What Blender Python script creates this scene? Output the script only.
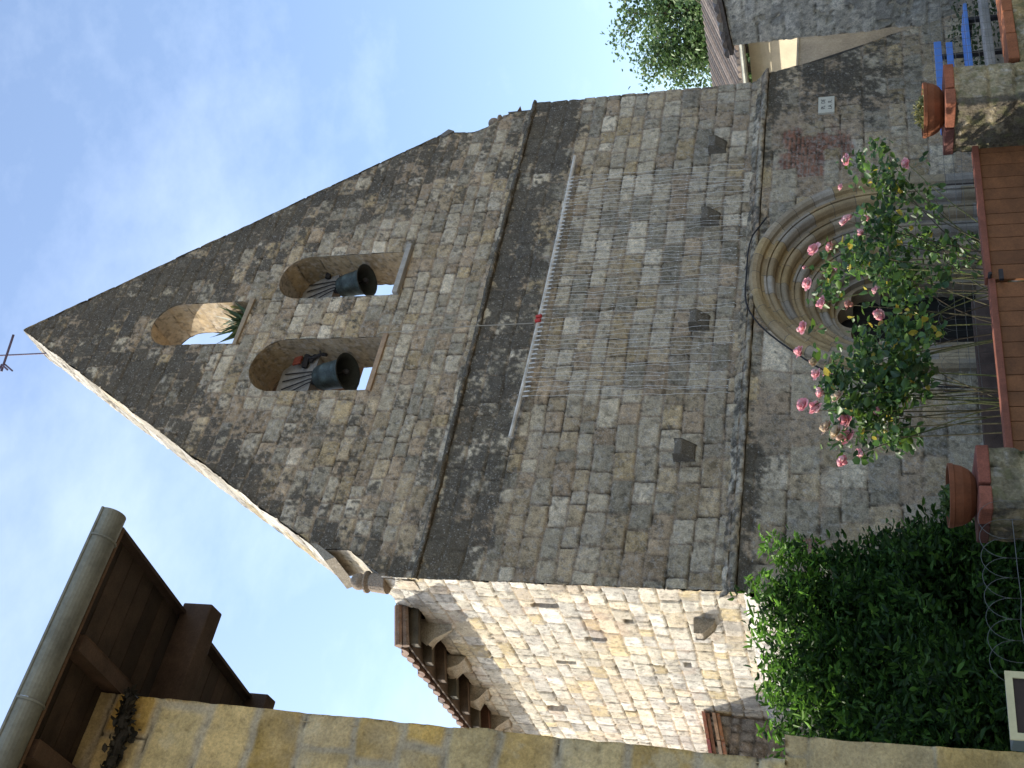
import bpy, math, random
import numpy as np
from mathutils import Vector, Matrix
rad = math.radians
for o in list(bpy.data.objects): bpy.data.objects.remove(o)
S = bpy.context.scene
C = S.collection
random.seed(7)
RN = np.random.default_rng(11)

# ------------------------------------------------------------------ camera
# world: X along the church front (to the right, going away), Y into the church, Z up
EYE = np.array((0, 0, 1.65)); F = 1098.0
def _n(v): v = np.array(v, float); return v/np.linalg.norm(v)
_up = _n((-48, -3412, 1098)); _e = np.array((1502, 332, 1098.)); _e = _n(_e-_up*(_e@_up)); _in = np.cross(_e, _up)
if _in[2] < 0: _in = -_in
Rw = np.array((_e[0], _in[0], _up[0])); Dw = np.array((_e[1], _in[1], _up[1])); Fw = np.array((_e[2], _in[2], _up[2]))
cd = bpy.data.cameras.new('camera'); cam = bpy.data.objects.new('camera', cd); C.objects.link(cam)
cd.sensor_fit = 'HORIZONTAL'; cd.sensor_width = 36; cd.lens = 36*F/1024; cd.clip_start = .05; cd.clip_end = 6000
m = Matrix.Identity(4)
for i in range(3): m[i][0] = Dw[i]; m[i][1] = Rw[i]; m[i][2] = -Fw[i]; m[i][3] = EYE[i]
cam.matrix_world = m; S.camera = cam

# ------------------------------------------------------------------ light
SA, SE = 50.0, 38.0        # the sun stands behind the church front, to its left
sdir = Vector((-math.cos(rad(SA))*math.cos(rad(SE)), math.sin(rad(SA))*math.cos(rad(SE)), math.sin(rad(SE))))
w = bpy.data.worlds.new('World'); S.world = w; w.use_nodes = True
wn = w.node_tree; bg = wn.nodes['Background']
sky = wn.nodes.new('ShaderNodeTexSky'); sky.sky_type = 'NISHITA'; sky.sun_disc = False
sky.sun_elevation = rad(SE); sky.sun_rotation = math.atan2(sdir.x, sdir.y)
sky.dust_density = 1.4; sky.ozone_density = 1.6; sky.air_density = 1.0
tc = wn.nodes.new('ShaderNodeTexCoord'); nz = wn.nodes.new('ShaderNodeTexNoise'); mp = wn.nodes.new('ShaderNodeMapping')
mp.inputs['Scale'].default_value = (1.2, 2.2, 3.0)
nz.inputs['Scale'].default_value = 1.6; nz.inputs['Detail'].default_value = 7; nz.inputs['Roughness'].default_value = .62
rp = wn.nodes.new('ShaderNodeMapRange'); rp.inputs[1].default_value = .42; rp.inputs[2].default_value = .9; rp.inputs[3].default_value = 0.02; rp.inputs[4].default_value = .27
mx = wn.nodes.new('ShaderNodeMix'); mx.data_type = 'RGBA'
wn.links.new(tc.outputs['Generated'], mp.inputs[0]); wn.links.new(mp.outputs[0], nz.inputs['Vector'])
wn.links.new(nz.outputs[0], rp.inputs[0]); wn.links.new(rp.outputs[0], mx.inputs[0])
wn.links.new(sky.outputs[0], mx.inputs[6]); mx.inputs[7].default_value = (8.0, 8.6, 9.2, 1)
wn.links.new(mx.outputs[2], bg.inputs[0]); bg.inputs[1].default_value = .122
sl = bpy.data.lights.new('sun', 'SUN'); sl.energy = 2.95; sl.angle = rad(.5); sl.color = (1, .93, .80)
so = bpy.data.objects.new('sun', sl); C.objects.link(so); so.rotation_euler = (-sdir).to_track_quat('-Z', 'Y').to_euler()
S.view_settings.view_transform = 'Standard'; S.view_settings.look = 'None'; S.view_settings.gamma = 1
S.view_settings.use_curve_mapping = False; S.view_settings.exposure = 1.34
S.render.engine = 'CYCLES'; S.cycles.max_bounces = 6; S.cycles.transparent_max_bounces = 12

# ------------------------------------------------------------------ helpers
def ray(x, y):
    u = 768-y-384.; v = x-512.
    return Rw*u+Dw*v+Fw*F
def PY(x, y, Y): r = ray(x, y); return EYE+r*(Y/r[1])
def PX(x, y, X): r = ray(x, y); return EYE+r*(X/r[0])
ORG = {}
def thing(name, label, cat, loc=(0, 0, 0), group=None):
    o = bpy.data.objects.new(name, None); C.objects.link(o); o.location = loc; o.empty_display_size = .2
    ORG[o.name] = np.array(loc, float); return tag(o, label, cat, group)
def tag(o, label=None, cat=None, group=None, kind=None):
    if label: o['label'] = label
    if cat: o['category'] = cat
    if group: o['group'] = group
    if kind: o['kind'] = kind
    return o
def link_mesh(name, V, Fc, mat, parent=None, org=None, col=None, smooth=False, bevel=0):
    V = np.asarray(V, np.float64).reshape(-1, 3)
    o0 = ORG[parent.name] if parent else (np.array(org, float) if org is not None else np.zeros(3))
    me = bpy.data.meshes.new(name)
    if isinstance(Fc, np.ndarray):
        k = Fc.shape[1]; n = len(Fc)
        me.vertices.add(len(V)); me.vertices.foreach_set('co', (V-o0).astype(np.float32).ravel())
        me.loops.add(n*k); me.loops.foreach_set('vertex_index', Fc.astype(np.int32).ravel())
        me.polygons.add(n); me.polygons.foreach_set('loop_start', np.arange(0, n*k, k, dtype=np.int32))
        me.update(calc_edges=True); me.validate()
    else:
        me.from_pydata([tuple(v) for v in (V-o0)], [], Fc); me.update()
    if col is not None:
        a = me.color_attributes.new('Col', 'FLOAT_COLOR', 'POINT')
        c4 = np.ones((len(V), 4), np.float32); c4[:, :3] = np.asarray(col).reshape(-1, 3); a.data.foreach_set('color', c4.ravel())
    if smooth: me.polygons.foreach_set('use_smooth', [True]*len(me.polygons))
    me.materials.append(mat)
    o = bpy.data.objects.new(name, me); C.objects.link(o)
    if parent: o.parent = parent
    else: o.location = o0
    ORG[o.name] = o0
    if bevel:
        b = o.modifiers.new('Bevel', 'BEVEL'); b.width = bevel; b.segments = 2; b.limit_method = 'ANGLE'
    return o
class MB:
    def __init__(s): s.v = []; s.f = []; s.c = []
    def add(s, vs, fs, col=None):
        k = len(s.v); s.v += [tuple(map(float, p)) for p in vs]; s.f += [tuple(i+k for i in f) for f in fs]
        s.c += [tuple(col) if col is not None else (.5, .5, .5)]*len(vs); return s
    def box(s, lo, hi, col=None, M=None, jit=0):
        (a, b, c), (d, e, f) = lo, hi
        vs = [(a, b, c), (d, b, c), (d, e, c), (a, e, c), (a, b, f), (d, b, f), (d, e, f), (a, e, f)]
        if jit: vs = [tuple(q+random.uniform(-jit, jit) for q in p) for p in vs]
        if M is not None: vs = [M @ Vector(p) for p in vs]
        return s.add(vs, [(3, 2, 1, 0), (4, 5, 6, 7), (0, 1, 5, 4), (1, 2, 6, 5), (2, 3, 7, 6), (3, 0, 4, 7)], col)
    def tube(s, pts, r, n=6, col=None, caps=True):
        pts = [Vector(p) for p in pts]; R = r if isinstance(r, (list, tuple)) else [r]*len(pts)
        vs = []; fs = []; prev = None
        for i, p in enumerate(pts):
            d = (pts[min(i+1, len(pts)-1)]-pts[max(i-1, 0)])
            d = d.normalized() if d.length > 1e-9 else Vector((0, 0, 1))
            if prev is None:
                a = Vector((0, 0, 1)) if abs(d.z) < .9 else Vector((1, 0, 0)); x = d.cross(a).normalized()
            else: x = (prev-d*prev.dot(d)).normalized()
            prev = x; y = d.cross(x)
            vs += [p+(x*math.cos(t)+y*math.sin(t))*R[i] for t in [2*math.pi*k/n for k in range(n)]]
        for i in range(len(pts)-1):
            for k in range(n): fs.append((i*n+k, i*n+(k+1) % n, (i+1)*n+(k+1) % n, (i+1)*n+k))
        if caps: fs += [tuple(range(n))[::-1], tuple(range((len(pts)-1)*n, len(pts)*n))]
        return s.add(vs, fs, col)
    def lathe(s, prof, cen=(0, 0, 0), n=24, M=None, col=None):
        vs = []; fs = []
        for r, z in prof:
            for k in range(n):
                t = 2*math.pi*k/n; p = Vector((r*math.cos(t), r*math.sin(t), z))
                if M is not None: p = M @ p
                vs.append(p+Vector(cen))
        for i in range(len(prof)-1):
            for k in range(n): fs.append((i*n+k, i*n+(k+1) % n, (i+1)*n+(k+1) % n, (i+1)*n+k))
        return s.add(vs, fs, col)
    def blob(s, cen, r, col=None, n=10, jit=.1, seed=0):
        rr = random.Random(seed); prof = []
        vs = []; fs = []; h = n//2+1
        for i in range(h+1):
            a = math.pi*i/h
            for k in range(n):
                t = 2*math.pi*k/n; q = 1+rr.uniform(-jit, jit)
                vs.append((cen[0]+r[0]*math.sin(a)*math.cos(t)*q, cen[1]+r[1]*math.sin(a)*math.sin(t)*q, cen[2]+r[2]*math.cos(a)*q))
        for i in range(h):
            for k in range(n): fs.append((i*n+k, (i+1)*n+k, (i+1)*n+(k+1) % n, i*n+(k+1) % n))
        return s.add(vs, fs, col)
    def prism(s, poly, axis, lo, hi, col=None):
        n = len(poly)
        def mk(a, b, t): return {'x': (t, a, b), 'y': (a, t, b), 'z': (a, b, t)}[axis]
        vs = [mk(a, b, lo) for a, b in poly]+[mk(a, b, hi) for a, b in poly]
        fs = [tuple(range(n)), tuple(range(2*n-1, n-1, -1))]+[(i, (i+1) % n, n+(i+1) % n, n+i) for i in range(n)]
        return s.add(vs, fs, col)
    def build(s, name, mat, parent=None, org=None, smooth=False, bevel=0, colored=True):
        return link_mesh(name, s.v, s.f, mat, parent, org, s.c if colored else None, smooth, bevel)

# ------------------------------------------------------------------ materials
def mat(name, base=None, rough=.8, var=.25, vscale=6, fine=.2, fscale=60, bump=.3, bdist=.01, metal=0, trans=0, spots=None, spec=.3):
    """base None: the colour comes from the mesh ('Col')"""
    m = bpy.data.materials.new(name); m.use_nodes = True; t = m.node_tree; p = t.nodes['Principled BSDF']; L = t.links.new
    p.inputs['Roughness'].default_value = rough; p.inputs['Metallic'].default_value = metal; p.inputs['Specular IOR Level'].default_value = spec
    co = t.nodes.new('ShaderNodeTexCoord')
    def noise(sc, det=5, ro=.6):
        n = t.nodes.new('ShaderNodeTexNoise'); n.inputs['Scale'].default_value = sc; n.inputs['Detail'].default_value = det; n.inputs['Roughness'].default_value = ro
        L(co.outputs['Object'], n.inputs['Vector']); return n.outputs[0]
    def rng(x, a, b, lo, hi):
        r = t.nodes.new('ShaderNodeMapRange'); L(x, r.inputs[0])
        for i, q in enumerate((a, b, lo, hi)): r.inputs[i+1].default_value = q
        return r.outputs[0]
    def mul(a, b):
        n = t.nodes.new('ShaderNodeMath'); n.operation = 'MULTIPLY'; L(a, n.inputs[0]); L(b, n.inputs[1]); return n.outputs[0]
    if base is None:
        at = t.nodes.new('ShaderNodeAttribute'); at.attribute_name = 'Col'; c = at.outputs['Color']
    else:
        rg = t.nodes.new('ShaderNodeRGB'); rg.outputs[0].default_value = (*base, 1); c = rg.outputs[0]
    n1 = noise(vscale); n2 = noise(fscale, 4, .7)
    f = mul(rng(n1, .3, .7, 1-var, 1+var), rng(n2, .3, .7, 1-fine, 1+fine))
    vm = t.nodes.new('ShaderNodeVectorMath'); vm.operation = 'SCALE'; L(c, vm.inputs[0]); L(f, vm.inputs['Scale']); c = vm.outputs[0]
    if spots:
        col, sc, lo, hi, amt = spots
        mx = t.nodes.new('ShaderNodeMix'); mx.data_type = 'RGBA'; L(rng(noise(sc, 3, .5), lo, hi, 0, amt), mx.inputs[0]); L(c, mx.inputs[6])
        mx.inputs[7].default_value = (*col, 1); c = mx.outputs[2]
    L(c, p.inputs['Base Color'])
    if bump:
        b = t.nodes.new('ShaderNodeBump'); b.inputs['Strength'].default_value = bump; b.inputs['Distance'].default_value = bdist
        ad = t.nodes.new('ShaderNodeMath'); ad.operation = 'ADD'; L(n1, ad.inputs[0]); L(n2, ad.inputs[1]); L(ad.outputs[0], b.inputs['Height']); L(b.outputs[0], p.inputs['Normal'])
    if trans:
        tr = t.nodes.new('ShaderNodeBsdfTranslucent'); ms = t.nodes.new('ShaderNodeMixShader'); ms.inputs[0].default_value = trans
        L(c, tr.inputs[0]); L(p.outputs[0], ms.inputs[1]); L(tr.outputs[0], ms.inputs[2]); L(ms.outputs[0], t.nodes['Material Output'].inputs[0])
    return m
M_stone = mat('weathered_masonry', None, .95, .2, 11, .42, 55, .8, .02, spots=((.42, .41, .39), 38, .6, .7, .55), spec=.15)
M_lime = mat('pale_limestone', None, .95, .14, 8, .25, 60, .7, .02, spec=.15)
M_port = mat('carved_stone', None, .9, .18, 7, .2, 55, .35, .01, spec=.15)
M_wood = mat('weathered_wood', None, .85, .35, 5, .25, 90, .4, .006)
M_gate = mat('gate_wood', None, .7, .22, 9, .2, 80, .3, .004)
M_tile = mat('clay_tile', None, .9, .3, 9, .25, 60, .4, .006, spots=((.25, .25, .22), 25, .58, .68, .6))
M_pot = mat('terracotta', (.165, .058, .026), .85, .22, 10, .12, 70, .15, .003)
M_brick = mat('coping_brick', None, .9, .25, 12, .25, 80, .4, .005)
M_zinc = mat('zinc', (.19, .195, .17), .6, .3, 4, .15, 40, .1, .003, metal=.4)
M_iron = mat('dark_iron', (.035, .033, .035), .7, .3, 14, .2, 90, .2, .002, metal=.3)
M_bell = mat('bell_bronze', (.065, .082, .078), .55, .4, 7, .3, 40, .15, .003, metal=.45, spots=((.11, .15, .145), 9, .52, .7, .8))
M_bellin = mat('bell_inside', (.035, .04, .036), .8, .3, 8, .2, 50, .1, .002)
M_leaf = mat('leaf', None, .45, .25, 3, .1, 40, 0, trans=.4, spec=.5)
M_hedge = mat('hedge_leaf', None, .5, .3, 3, .1, 40, 0, trans=.42, spec=.22)
M_petal = mat('petal', None, .6, .1, 30, .1, 90, 0, trans=.3)
M_bark = mat('bark', None, .9, .3, 12, .25, 60, .5, .01)
M_blue = mat('blue_paint', (.085, .20, .50), .5, .12, 8, .08, 60, .1, .002)
M_cream = mat('cream_paint', (.55, .49, .29), .6, .1, 8, .06, 50, .1, .002)
M_dark = mat('dark_panel', (.035, .022, .018), .6, .3, 10, .2, 60, .1, .002)
M_white = mat('white_cord', (.62, .61, .58), .6, .1, 8, .05, 50, 0)
M_wire = mat('galvanised_wire', (.13, .135, .13), .55, .15, 8, .05, 50, 0, metal=.3)
M_plaq = mat('plaque_stone', (.60, .57, .47), .8, .1, 10, .1, 70, .15, .003)
M_letter = mat('plaque_letters', (.13, .125, .11), .9, .1, 8, .05, 50, 0)
M_render = mat('lime_render', (.63, .56, .43), .95, .25, 2.2, .3, 28, .9, .03, spots=((.36, .345, .30), 12, .56, .66, .5), spec=.1)
M_render2 = mat('cream_render', (.62, .55, .40), .95, .1, 3, .12, 40, .5, .015)
M_earth = mat('earth_and_gravel', (.31, .26, .185), 1, .22, 1.5, .35, 40, .6, .03)
M_moss = mat('mossy_stone', None, .95, .35, 5, .4, 45, .8, .02, spots=((.13, .13, .06), 12, .5, .66, .6), spec=.1)
M_red = mat('red_plastic', (.5, .05, .04), .5, .1, 8, .05, 50, 0)
M_rope = mat('hemp_rope', (.33, .30, .25), .9, .1, 20, .1, 80, 0)
M_trail = mat('vapour', (.9, .9, .9), 1, .05, 1, .05, 1, 0)

# ------------------------------------------------------------------ masonry: every stone is relief in the wall's mesh
def hsh(ix, iy, s):
    a = (ix.astype(np.int64)*374761393+iy.astype(np.int64)*668265263+s*1442695041) & 0xffffffff
    a = ((a ^ (a >> 13))*1274126177) & 0xffffffff; a = a ^ (a >> 16); return (a & 0xffffff)/float(0xffffff)
def vn(x, y, s):
    ix = np.floor(x); iy = np.floor(y); fx = x-ix; fy = y-iy; fx = fx*fx*(3-2*fx); fy = fy*fy*(3-2*fy)
    a = hsh(ix, iy, s); b = hsh(ix+1, iy, s); c = hsh(ix, iy+1, s); d = hsh(ix+1, iy+1, s)
    return (a+(b-a)*fx)*(1-fy)+(c+(d-c)*fx)*fy
def fbm(x, y, sc, s, o=4):
    t = 0; a = .5; n = 0
    for k in range(o): t = t+a*vn(x*sc+17.3*k, y*sc-9.1*k, s+k); n += a; a *= .55; sc *= 2.07
    return t/n
def sst(x, a, b): t = np.clip((x-a)/(b-a), 0, 1); return t*t*(3-2*t)
def layout(a, b, rng, hr, wr, seed):
    """irregular coursed stone: returns random id values and distance to the nearest joint"""
    aw = a+(fbm(a, b, 1.7, seed+40, 3)-.5)*.07+(fbm(a, b, 9, seed+41, 2)-.5)*.026
    bw = b+(fbm(a, b, .8, seed+42, 3)-.5)*.09+(fbm(a, b, 8, seed+43, 2)-.5)*.026
    r = np.random.default_rng(seed); lo, hi = bw.min()-.3, bw.max()+.3; cs = [lo]
    while cs[-1] < hi: cs.append(cs[-1]+r.uniform(*hr))
    cs = np.array(cs); ci = np.clip(np.searchsorted(cs, bw)-1, 0, len(cs)-2)
    db = np.minimum(bw-cs[ci], cs[ci+1]-bw); sid = np.zeros(a.shape, np.int64); da = np.ones(a.shape); la = aw.min()-.5; ha = aw.max()+.5
    for k in range(len(cs)-1):
        mk = ci == k; xs = [la-r.uniform(0, .4)]; h = cs[k+1]-cs[k]
        while xs[-1] < ha: xs.append(xs[-1]+r.uniform(*wr)*(.6+.4*h/np.mean(hr)))
        if not mk.any(): continue
        xs = np.array(xs); q = aw[mk]; j = np.clip(np.searchsorted(xs, q)-1, 0, len(xs)-2)
        da[mk] = np.minimum(q-xs[j], xs[j+1]-q); sid[mk] = k*977+j
    # rounded corners
    rr = .035; ex = np.maximum(rr-da, 0); ey = np.maximum(rr-db, 0); d = np.where((ex > 0) & (ey > 0), rr-np.hypot(ex, ey), np.minimum(da, db))
    return sid, d
def stone_field(a, b, pal, wts, mortar, seed, hr=(.2, .34), wr=(.2, .55), joint=(.006, .022), relief=.02, smear=.5, lich=1.):
    sid, d = layout(a, b, None, hr, wr, seed)
    z0 = np.zeros_like(sid); r1 = hsh(sid, z0, seed+1); r2 = hsh(sid, z0, seed+2); r3 = hsh(sid, z0, seed+3); r4 = hsh(sid, z0, seed+4)
    pal = np.array(pal); cw = np.cumsum(wts)/np.sum(wts); pi = np.clip(np.searchsorted(cw, r1), 0, len(pal)-1)
    col = pal[pi]*(.78+.44*r2)[..., None]
    n0 = fbm(a, b, 14, seed+5, 4); n1 = fbm(a, b, 2.2, seed+6, 4); n2 = fbm(a, b, .7, seed+7, 3)
    col = col*(.72+.56*n0)[..., None]*(.8+.4*n1)[..., None]
    jw = joint[1]+smear*.03*(n1-.45)*2+ .02*(n0-.5)
    jm = 1-sst(d, joint[0]*.6, np.maximum(jw, joint[0]+.004))
    smr = sst(n2*.55+n1*.45+.25*(r3-.5), .56, .72)*smear       # mortar smeared over some stones
    mm = np.maximum(jm, smr*.85)
    mc = np.array(mortar)*(.75+.5*n0)[..., None]*(.85+.3*n1)[..., None]
    open_j = (1-sst(d, .002, .009))*sst(fbm(a, b, 3, seed+9, 3), .5, .6)    # joints that have lost their mortar
    col = col*(1-mm[..., None])+mc*mm[..., None]
    col = col*(1-.75*open_j[..., None])
    rel = relief*(.35+.65*r4)*(1-jm)*(1-.6*smr)+.014*(n0-.5)+.02*(n1-.5)-.016*open_j
    sp = sst(fbm(a, b, 21, seed+12, 3), .60, .70)*.5*lich; col = col*(1-sp[..., None])+np.array((.40, .37, .33))*sp[..., None]*(1-.5*mm[..., None])
    sp = sst(fbm(a, b, 17, seed+14, 3), .61, .70)*.38*lich; col = col*(1-sp[..., None])
    return col, rel, dict(n0=n0, n1=n1, n2=n2, d=d, r1=r1, r3=r3, mm=mm, sid=sid)
def grid_surface(name, fmap, ar, br, res, mt, parent, field, sdf=None, rres=None):
    na = max(2, int(round((ar[1]-ar[0])/res))+1); nb = max(2, int(round((br[1]-br[0])/(rres or res)))+1)
    A, B = np.meshgrid(np.linspace(*ar, na), np.linspace(*br, nb), indexing='ij'); keep = None
    if sdf is not None:
        s = sdf(A, B); da = A[1, 0]-A[0, 0]; db = B[0, 1]-B[0, 0]; ga, gb = np.gradient(s, da, db); h = max(da, db)
        near = np.abs(s) < .8*h; A2 = np.where(near, A-s*ga, A); B2 = np.where(near, B-s*gb, B)
        ok = s < .8*h; keep = ok[:-1, :-1] & ok[1:, :-1] & ok[:-1, 1:] & ok[1:, 1:]; A, B = A2, B2
    col, rel = field(A, B)
    P = fmap(A, B, rel)
    idx = np.arange(na*nb).reshape(na, nb)
    q = np.stack([idx[:-1, :-1], idx[1:, :-1], idx[1:, 1:], idx[:-1, 1:]], -1)
    q = q[keep] if keep is not None else q.reshape(-1, 4)
    P = P.reshape(-1, 3); col = col.reshape(-1, 3)
    us = np.unique(q); mp_ = np.full(len(P), -1); mp_[us] = np.arange(len(us))
    return link_mesh(name, P[us], mp_[q], mt, parent, None, col[us], smooth=True)
def poly_sdf(A, B, poly):
    d = np.full(A.shape, 1e9); ins = np.zeros(A.shape, bool); n = len(poly)
    for i in range(n):
        ax, ay = poly[i]; bx, by = poly[(i+1) % n]; ex, ey = bx-ax, by-ay; wx, wy = A-ax, B-ay
        t = np.clip((wx*ex+wy*ey)/(ex*ex+ey*ey), 0, 1); d = np.minimum(d, np.hypot(wx-ex*t, wy-ey*t))
        c = ((ay > B) != (by > B)); xi = (bx-ax)*(B-ay)/(by-ay+1e-12)+ax; ins ^= c & (A < xi)
    return np.where(ins, -d, d)
def arch_sdf(A, B, x0, x1, z0, zs):
    cx = (x0+x1)/2; hw = (x1-x0)/2; cz = (z0+zs)/2; hz = (zs-z0)/2
    qx = np.abs(A-cx)-hw; qz = np.abs(B-cz)-hz
    bx = np.hypot(np.maximum(qx, 0), np.maximum(qz, 0))+np.minimum(np.maximum(qx, qz), 0)
    return np.minimum(bx, np.hypot(A-cx, B-zs)-hw)
FP = [(.40, .355, .285), (.375, .31, .225), (.28, .255, .21), (.38, .305, .20), (.345, .275, .205), (.49, .44, .365)]
FP = [(r*1.08, g*1.03, b*.92) for r, g, b in FP]
FW = [3, 2.2, 2.4, .9, 1.8, 1.0]
MORT = (.29, .225, .16); LICH = np.array((.072, .066, .058)); LICH2 = np.array((.11, .092, .066))
def stain(col, amt, A, B, seed, k=1.3):
    n = fbm(A, B, 3.3, seed, 5); n2 = fbm(A, B, 16, seed+9, 4)
    s = np.clip(amt+(n-.5)*k+(n2-.5)*1.5, 0, 1); s = sst(s, .32, .78)[..., None]*.94
    c = LICH+(LICH2-LICH)*fbm(A, B, 1.3, seed+3, 3)[..., None]
    return col*(1-s)+c*s*(.7+.6*n2[..., None])

# ------------------------------------------------------------------ ground
gm = MB(); N = 40
xs = np.linspace(-1, 1, N); xs = np.sign(xs)*np.abs(xs)**3*900
V = [(x+6, y+8, .03*math.sin(x*.9+y*.6) if abs(x) < 40 and abs(y) < 40 else -.02) for x in xs for y in xs]
Fq = np.array([(i*N+j, (i+1)*N+j, (i+1)*N+j+1, i*N+j+1) for i in range(N-1) for j in range(N-1)])
tag(link_mesh('ground', V, Fq, M_earth), kind='structure')

# ------------------------------------------------------------------ church
ch = thing('church', 'old stone church with a pointed bell gable and a round arched portal', 'church', (11, 12, 0))
XL, XR, YF, YG, YB = 6.08, 15.62, 12.0, 12.08, 12.83
def front(Y): return lambda A, B, r: np.stack([A, Y-r, B], -1)
ops = {'top': (10.22, 11.14, 11.55, 12.83), 'right': (11.16, 12.12, 8.92, 10.66), 'left': (9.22, 10.27, 8.86, 10.52)}
gpoly = [(6.10, 7.1), (6.08, 7.72), (6.49, 8.36), (6.49, 8.83), (10.66, 16.0), (15.1, 8.9), (15.06, 8.33), (15.2, 8.05), (15.5, 7.74), (15.53, 7.1)]
def gable_sdf(A, B):
    s = poly_sdf(A, B, gpoly)+(fbm(A, B, 4, 77, 3)-.5)*.05
    for q in ops.values(): s = np.maximum(s, -arch_sdf(A, B, *q))
    return s
def gable_field(A, B):
    c, r, d = stone_field(A, B, FP, FW, (.31, .24, .17), 5, (.2, .3), (.2, .52), (.008, .024), relief=.026, smear=.5)
    e = np.minimum((15.1-A)+.0, 9)*.5
    slope_r = (A-10.66)/4.44*7.1+B-16; slope_l = (10.66-A)/4.17*7.17+B-16
    edge = sst(np.maximum(slope_r, slope_l), -3.2, -.2)
    amt = .30+.30*sst(B, 8.2, 13)+.38*edge+.22*sst(B, 7.9, 7.2)
    amt = amt-.30*sst(np.abs(A-10.7), 2.6, .8)*sst(B, 12.5, 11)-.12*sst(B, 9.5, 8.2)
    amt = amt-.38*d['mm']+.75*(d['r3']-.5)+.04
    return stain(c, amt, A, B, 31, .8), r
grid_surface('bell_gable', front(YG), (6.0, 15.7), (7.2, 16.05), .021, M_stone, ch, gable_field, gable_sdf)
grid_surface('gable_back', lambda A, B, r: np.stack([A, YB+r, B], -1), (6.0, 15.7), (7.2, 16.05), .07, M_stone, ch, gable_field, gable_sdf)
# middle stage
def mid_sdf(A, B): return poly_sdf(A, B, [(XL, 2.9), (XL-.01, 7.30), (XR, 7.30), (XR+.02, 2.9)])+(fbm(A, B, 4, 78, 3)-.5)*.04
def mid_field(A, B):
    c, r, d = stone_field(A, B, FP, [3.4, 2, 2, .6, 1.5, 1.9], MORT, 9, (.22, .31), (.2, .52), (.008, .024), relief=.028, smear=.4)
    line = 6.22+.35*(fbm(A, B, .9, 91, 3)-.5)+.25*(fbm(A, A*0, 2.5, 92, 2)-.5)
    amt = -.06+.92*sst(B, line-.15, line+.35)+.5*sst(B, 3.45, 3.15)+.2*sst(A, 13.2, 15.4)*sst(B, 4.5, 6)-.2*d['mm']+.25*(d['r3']-.5)
    return stain(c, amt, A, B, 33), r
grid_surface('front_wall', front(YF), (6.0, 15.7), (3.2, 7.27), .021, M_stone, ch, mid_field, mid_sdf)
# drip courses: dark, weathered, sloping tops
def ledge(name, x0, x1, z0, z1, y0, y1, seed, amt=.85):
    """profile: underside at z0 from y0 out to y1, small nose, slope back to y0 at z1"""
    pts = [(y0, z0), (y1, z0+.01), (y1-.012, z0+.05), (y0, z1)]; L = [0]
    for i in range(3): L.append(L[-1]+math.dist(pts[i], pts[i+1]))
    py = np.array([p[0] for p in pts]); pz = np.array([p[1] for p in pts])
    def fm(A, B, r):
        return np.stack([A, np.interp(B, L, py)-r*1.3, np.interp(B, L, pz)+.03*(fbm(A, A*0, .8, seed, 3)-.5)-.3*r], -1)
    def fd(A, B):
        c, r, d = stone_field(A, B+7, FP, FW, MORT, seed, (.5, .6), (.4, .9), relief=.03, smear=.4)
        return stain(c, amt+0*A, A, B, seed+3, .9), r+.09*(fbm(A, B*1.5, 3.5, seed+8, 4)-.5)+.05*(fbm(A, B, 12, seed+18, 3)-.5)
    return grid_surface(name, fm, (x0, x1), (0, L[-1]), .022, M_stone, ch, fd)
ledge('string_course', 6.06, 15.64, 7.22, 7.34, 12.05, 11.955, 51, .9)
ledge('drip_course', 6.0, 15.72, 3.13, 3.34, 12.02, 11.87, 55, .42)
# base stage with the portal hole, flaring at its right corner
PC, PS, PRo = 11.06, 1.42, 1.72
def base_sdf(A, B):
    s = poly_sdf(A, B, [(6.0, -.3), (6.02, 3.2), (15.7, 3.2), (15.98, 2.06), (16.4, 1.2), (16.95, -.3)])+(fbm(A, B, 4, 79, 3)-.5)*.05
    return np.maximum(s, -arch_sdf(A, B, PC-PRo, PC+PRo, -1, PS))
def base_field(A, B):
    c, r, d = stone_field(A, B, FP, [2.6, 2.4, 2, 1.2, 2.4, 1], (.37, .285, .20), 13, (.24, .4), (.28, .7), relief=.02, smear=.95)
    # patch repaired in thin red brick
    cb, rb, _ = stone_field(A, B, [(.255, .115, .072), (.29, .14, .09), (.20, .095, .067)], [1, 1, .7], (.25, .2, .16), 17, (.055, .075), (.2, .28), (.004, .014), .012, .2)
    mk = sst(.55-np.hypot((A-13.62)/.85, (B-2.38)/.85)+(fbm(A, B, 2.6, 61, 4)-.5)*1.3+.32, .12, .3)*(d['r3'] > .22)*.95
    mk2 = ((d['r3'] > .955) & (B < 2.4))*1.0
    mk = np.maximum(mk, mk2*.8); c = c*(1-mk[..., None])+cb*mk[..., None]; r = r*(1-mk)+rb*mk
    amt = -.03-.2*d['mm']+.75*sst(A, 13.6, 15.6)*sst(B, .2, 1.4)+.45*sst(B, 2.75, 3.1)+.33*sst(A, 9.2, 7.6)*sst(B, 2.0, 2.8)
    return stain(c, amt, A, B, 37), r
grid_surface('base_wall', front(11.9), (5.95, 17.0), (-.1, 3.12), .022, M_stone, ch, base_field, base_sdf)
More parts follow.
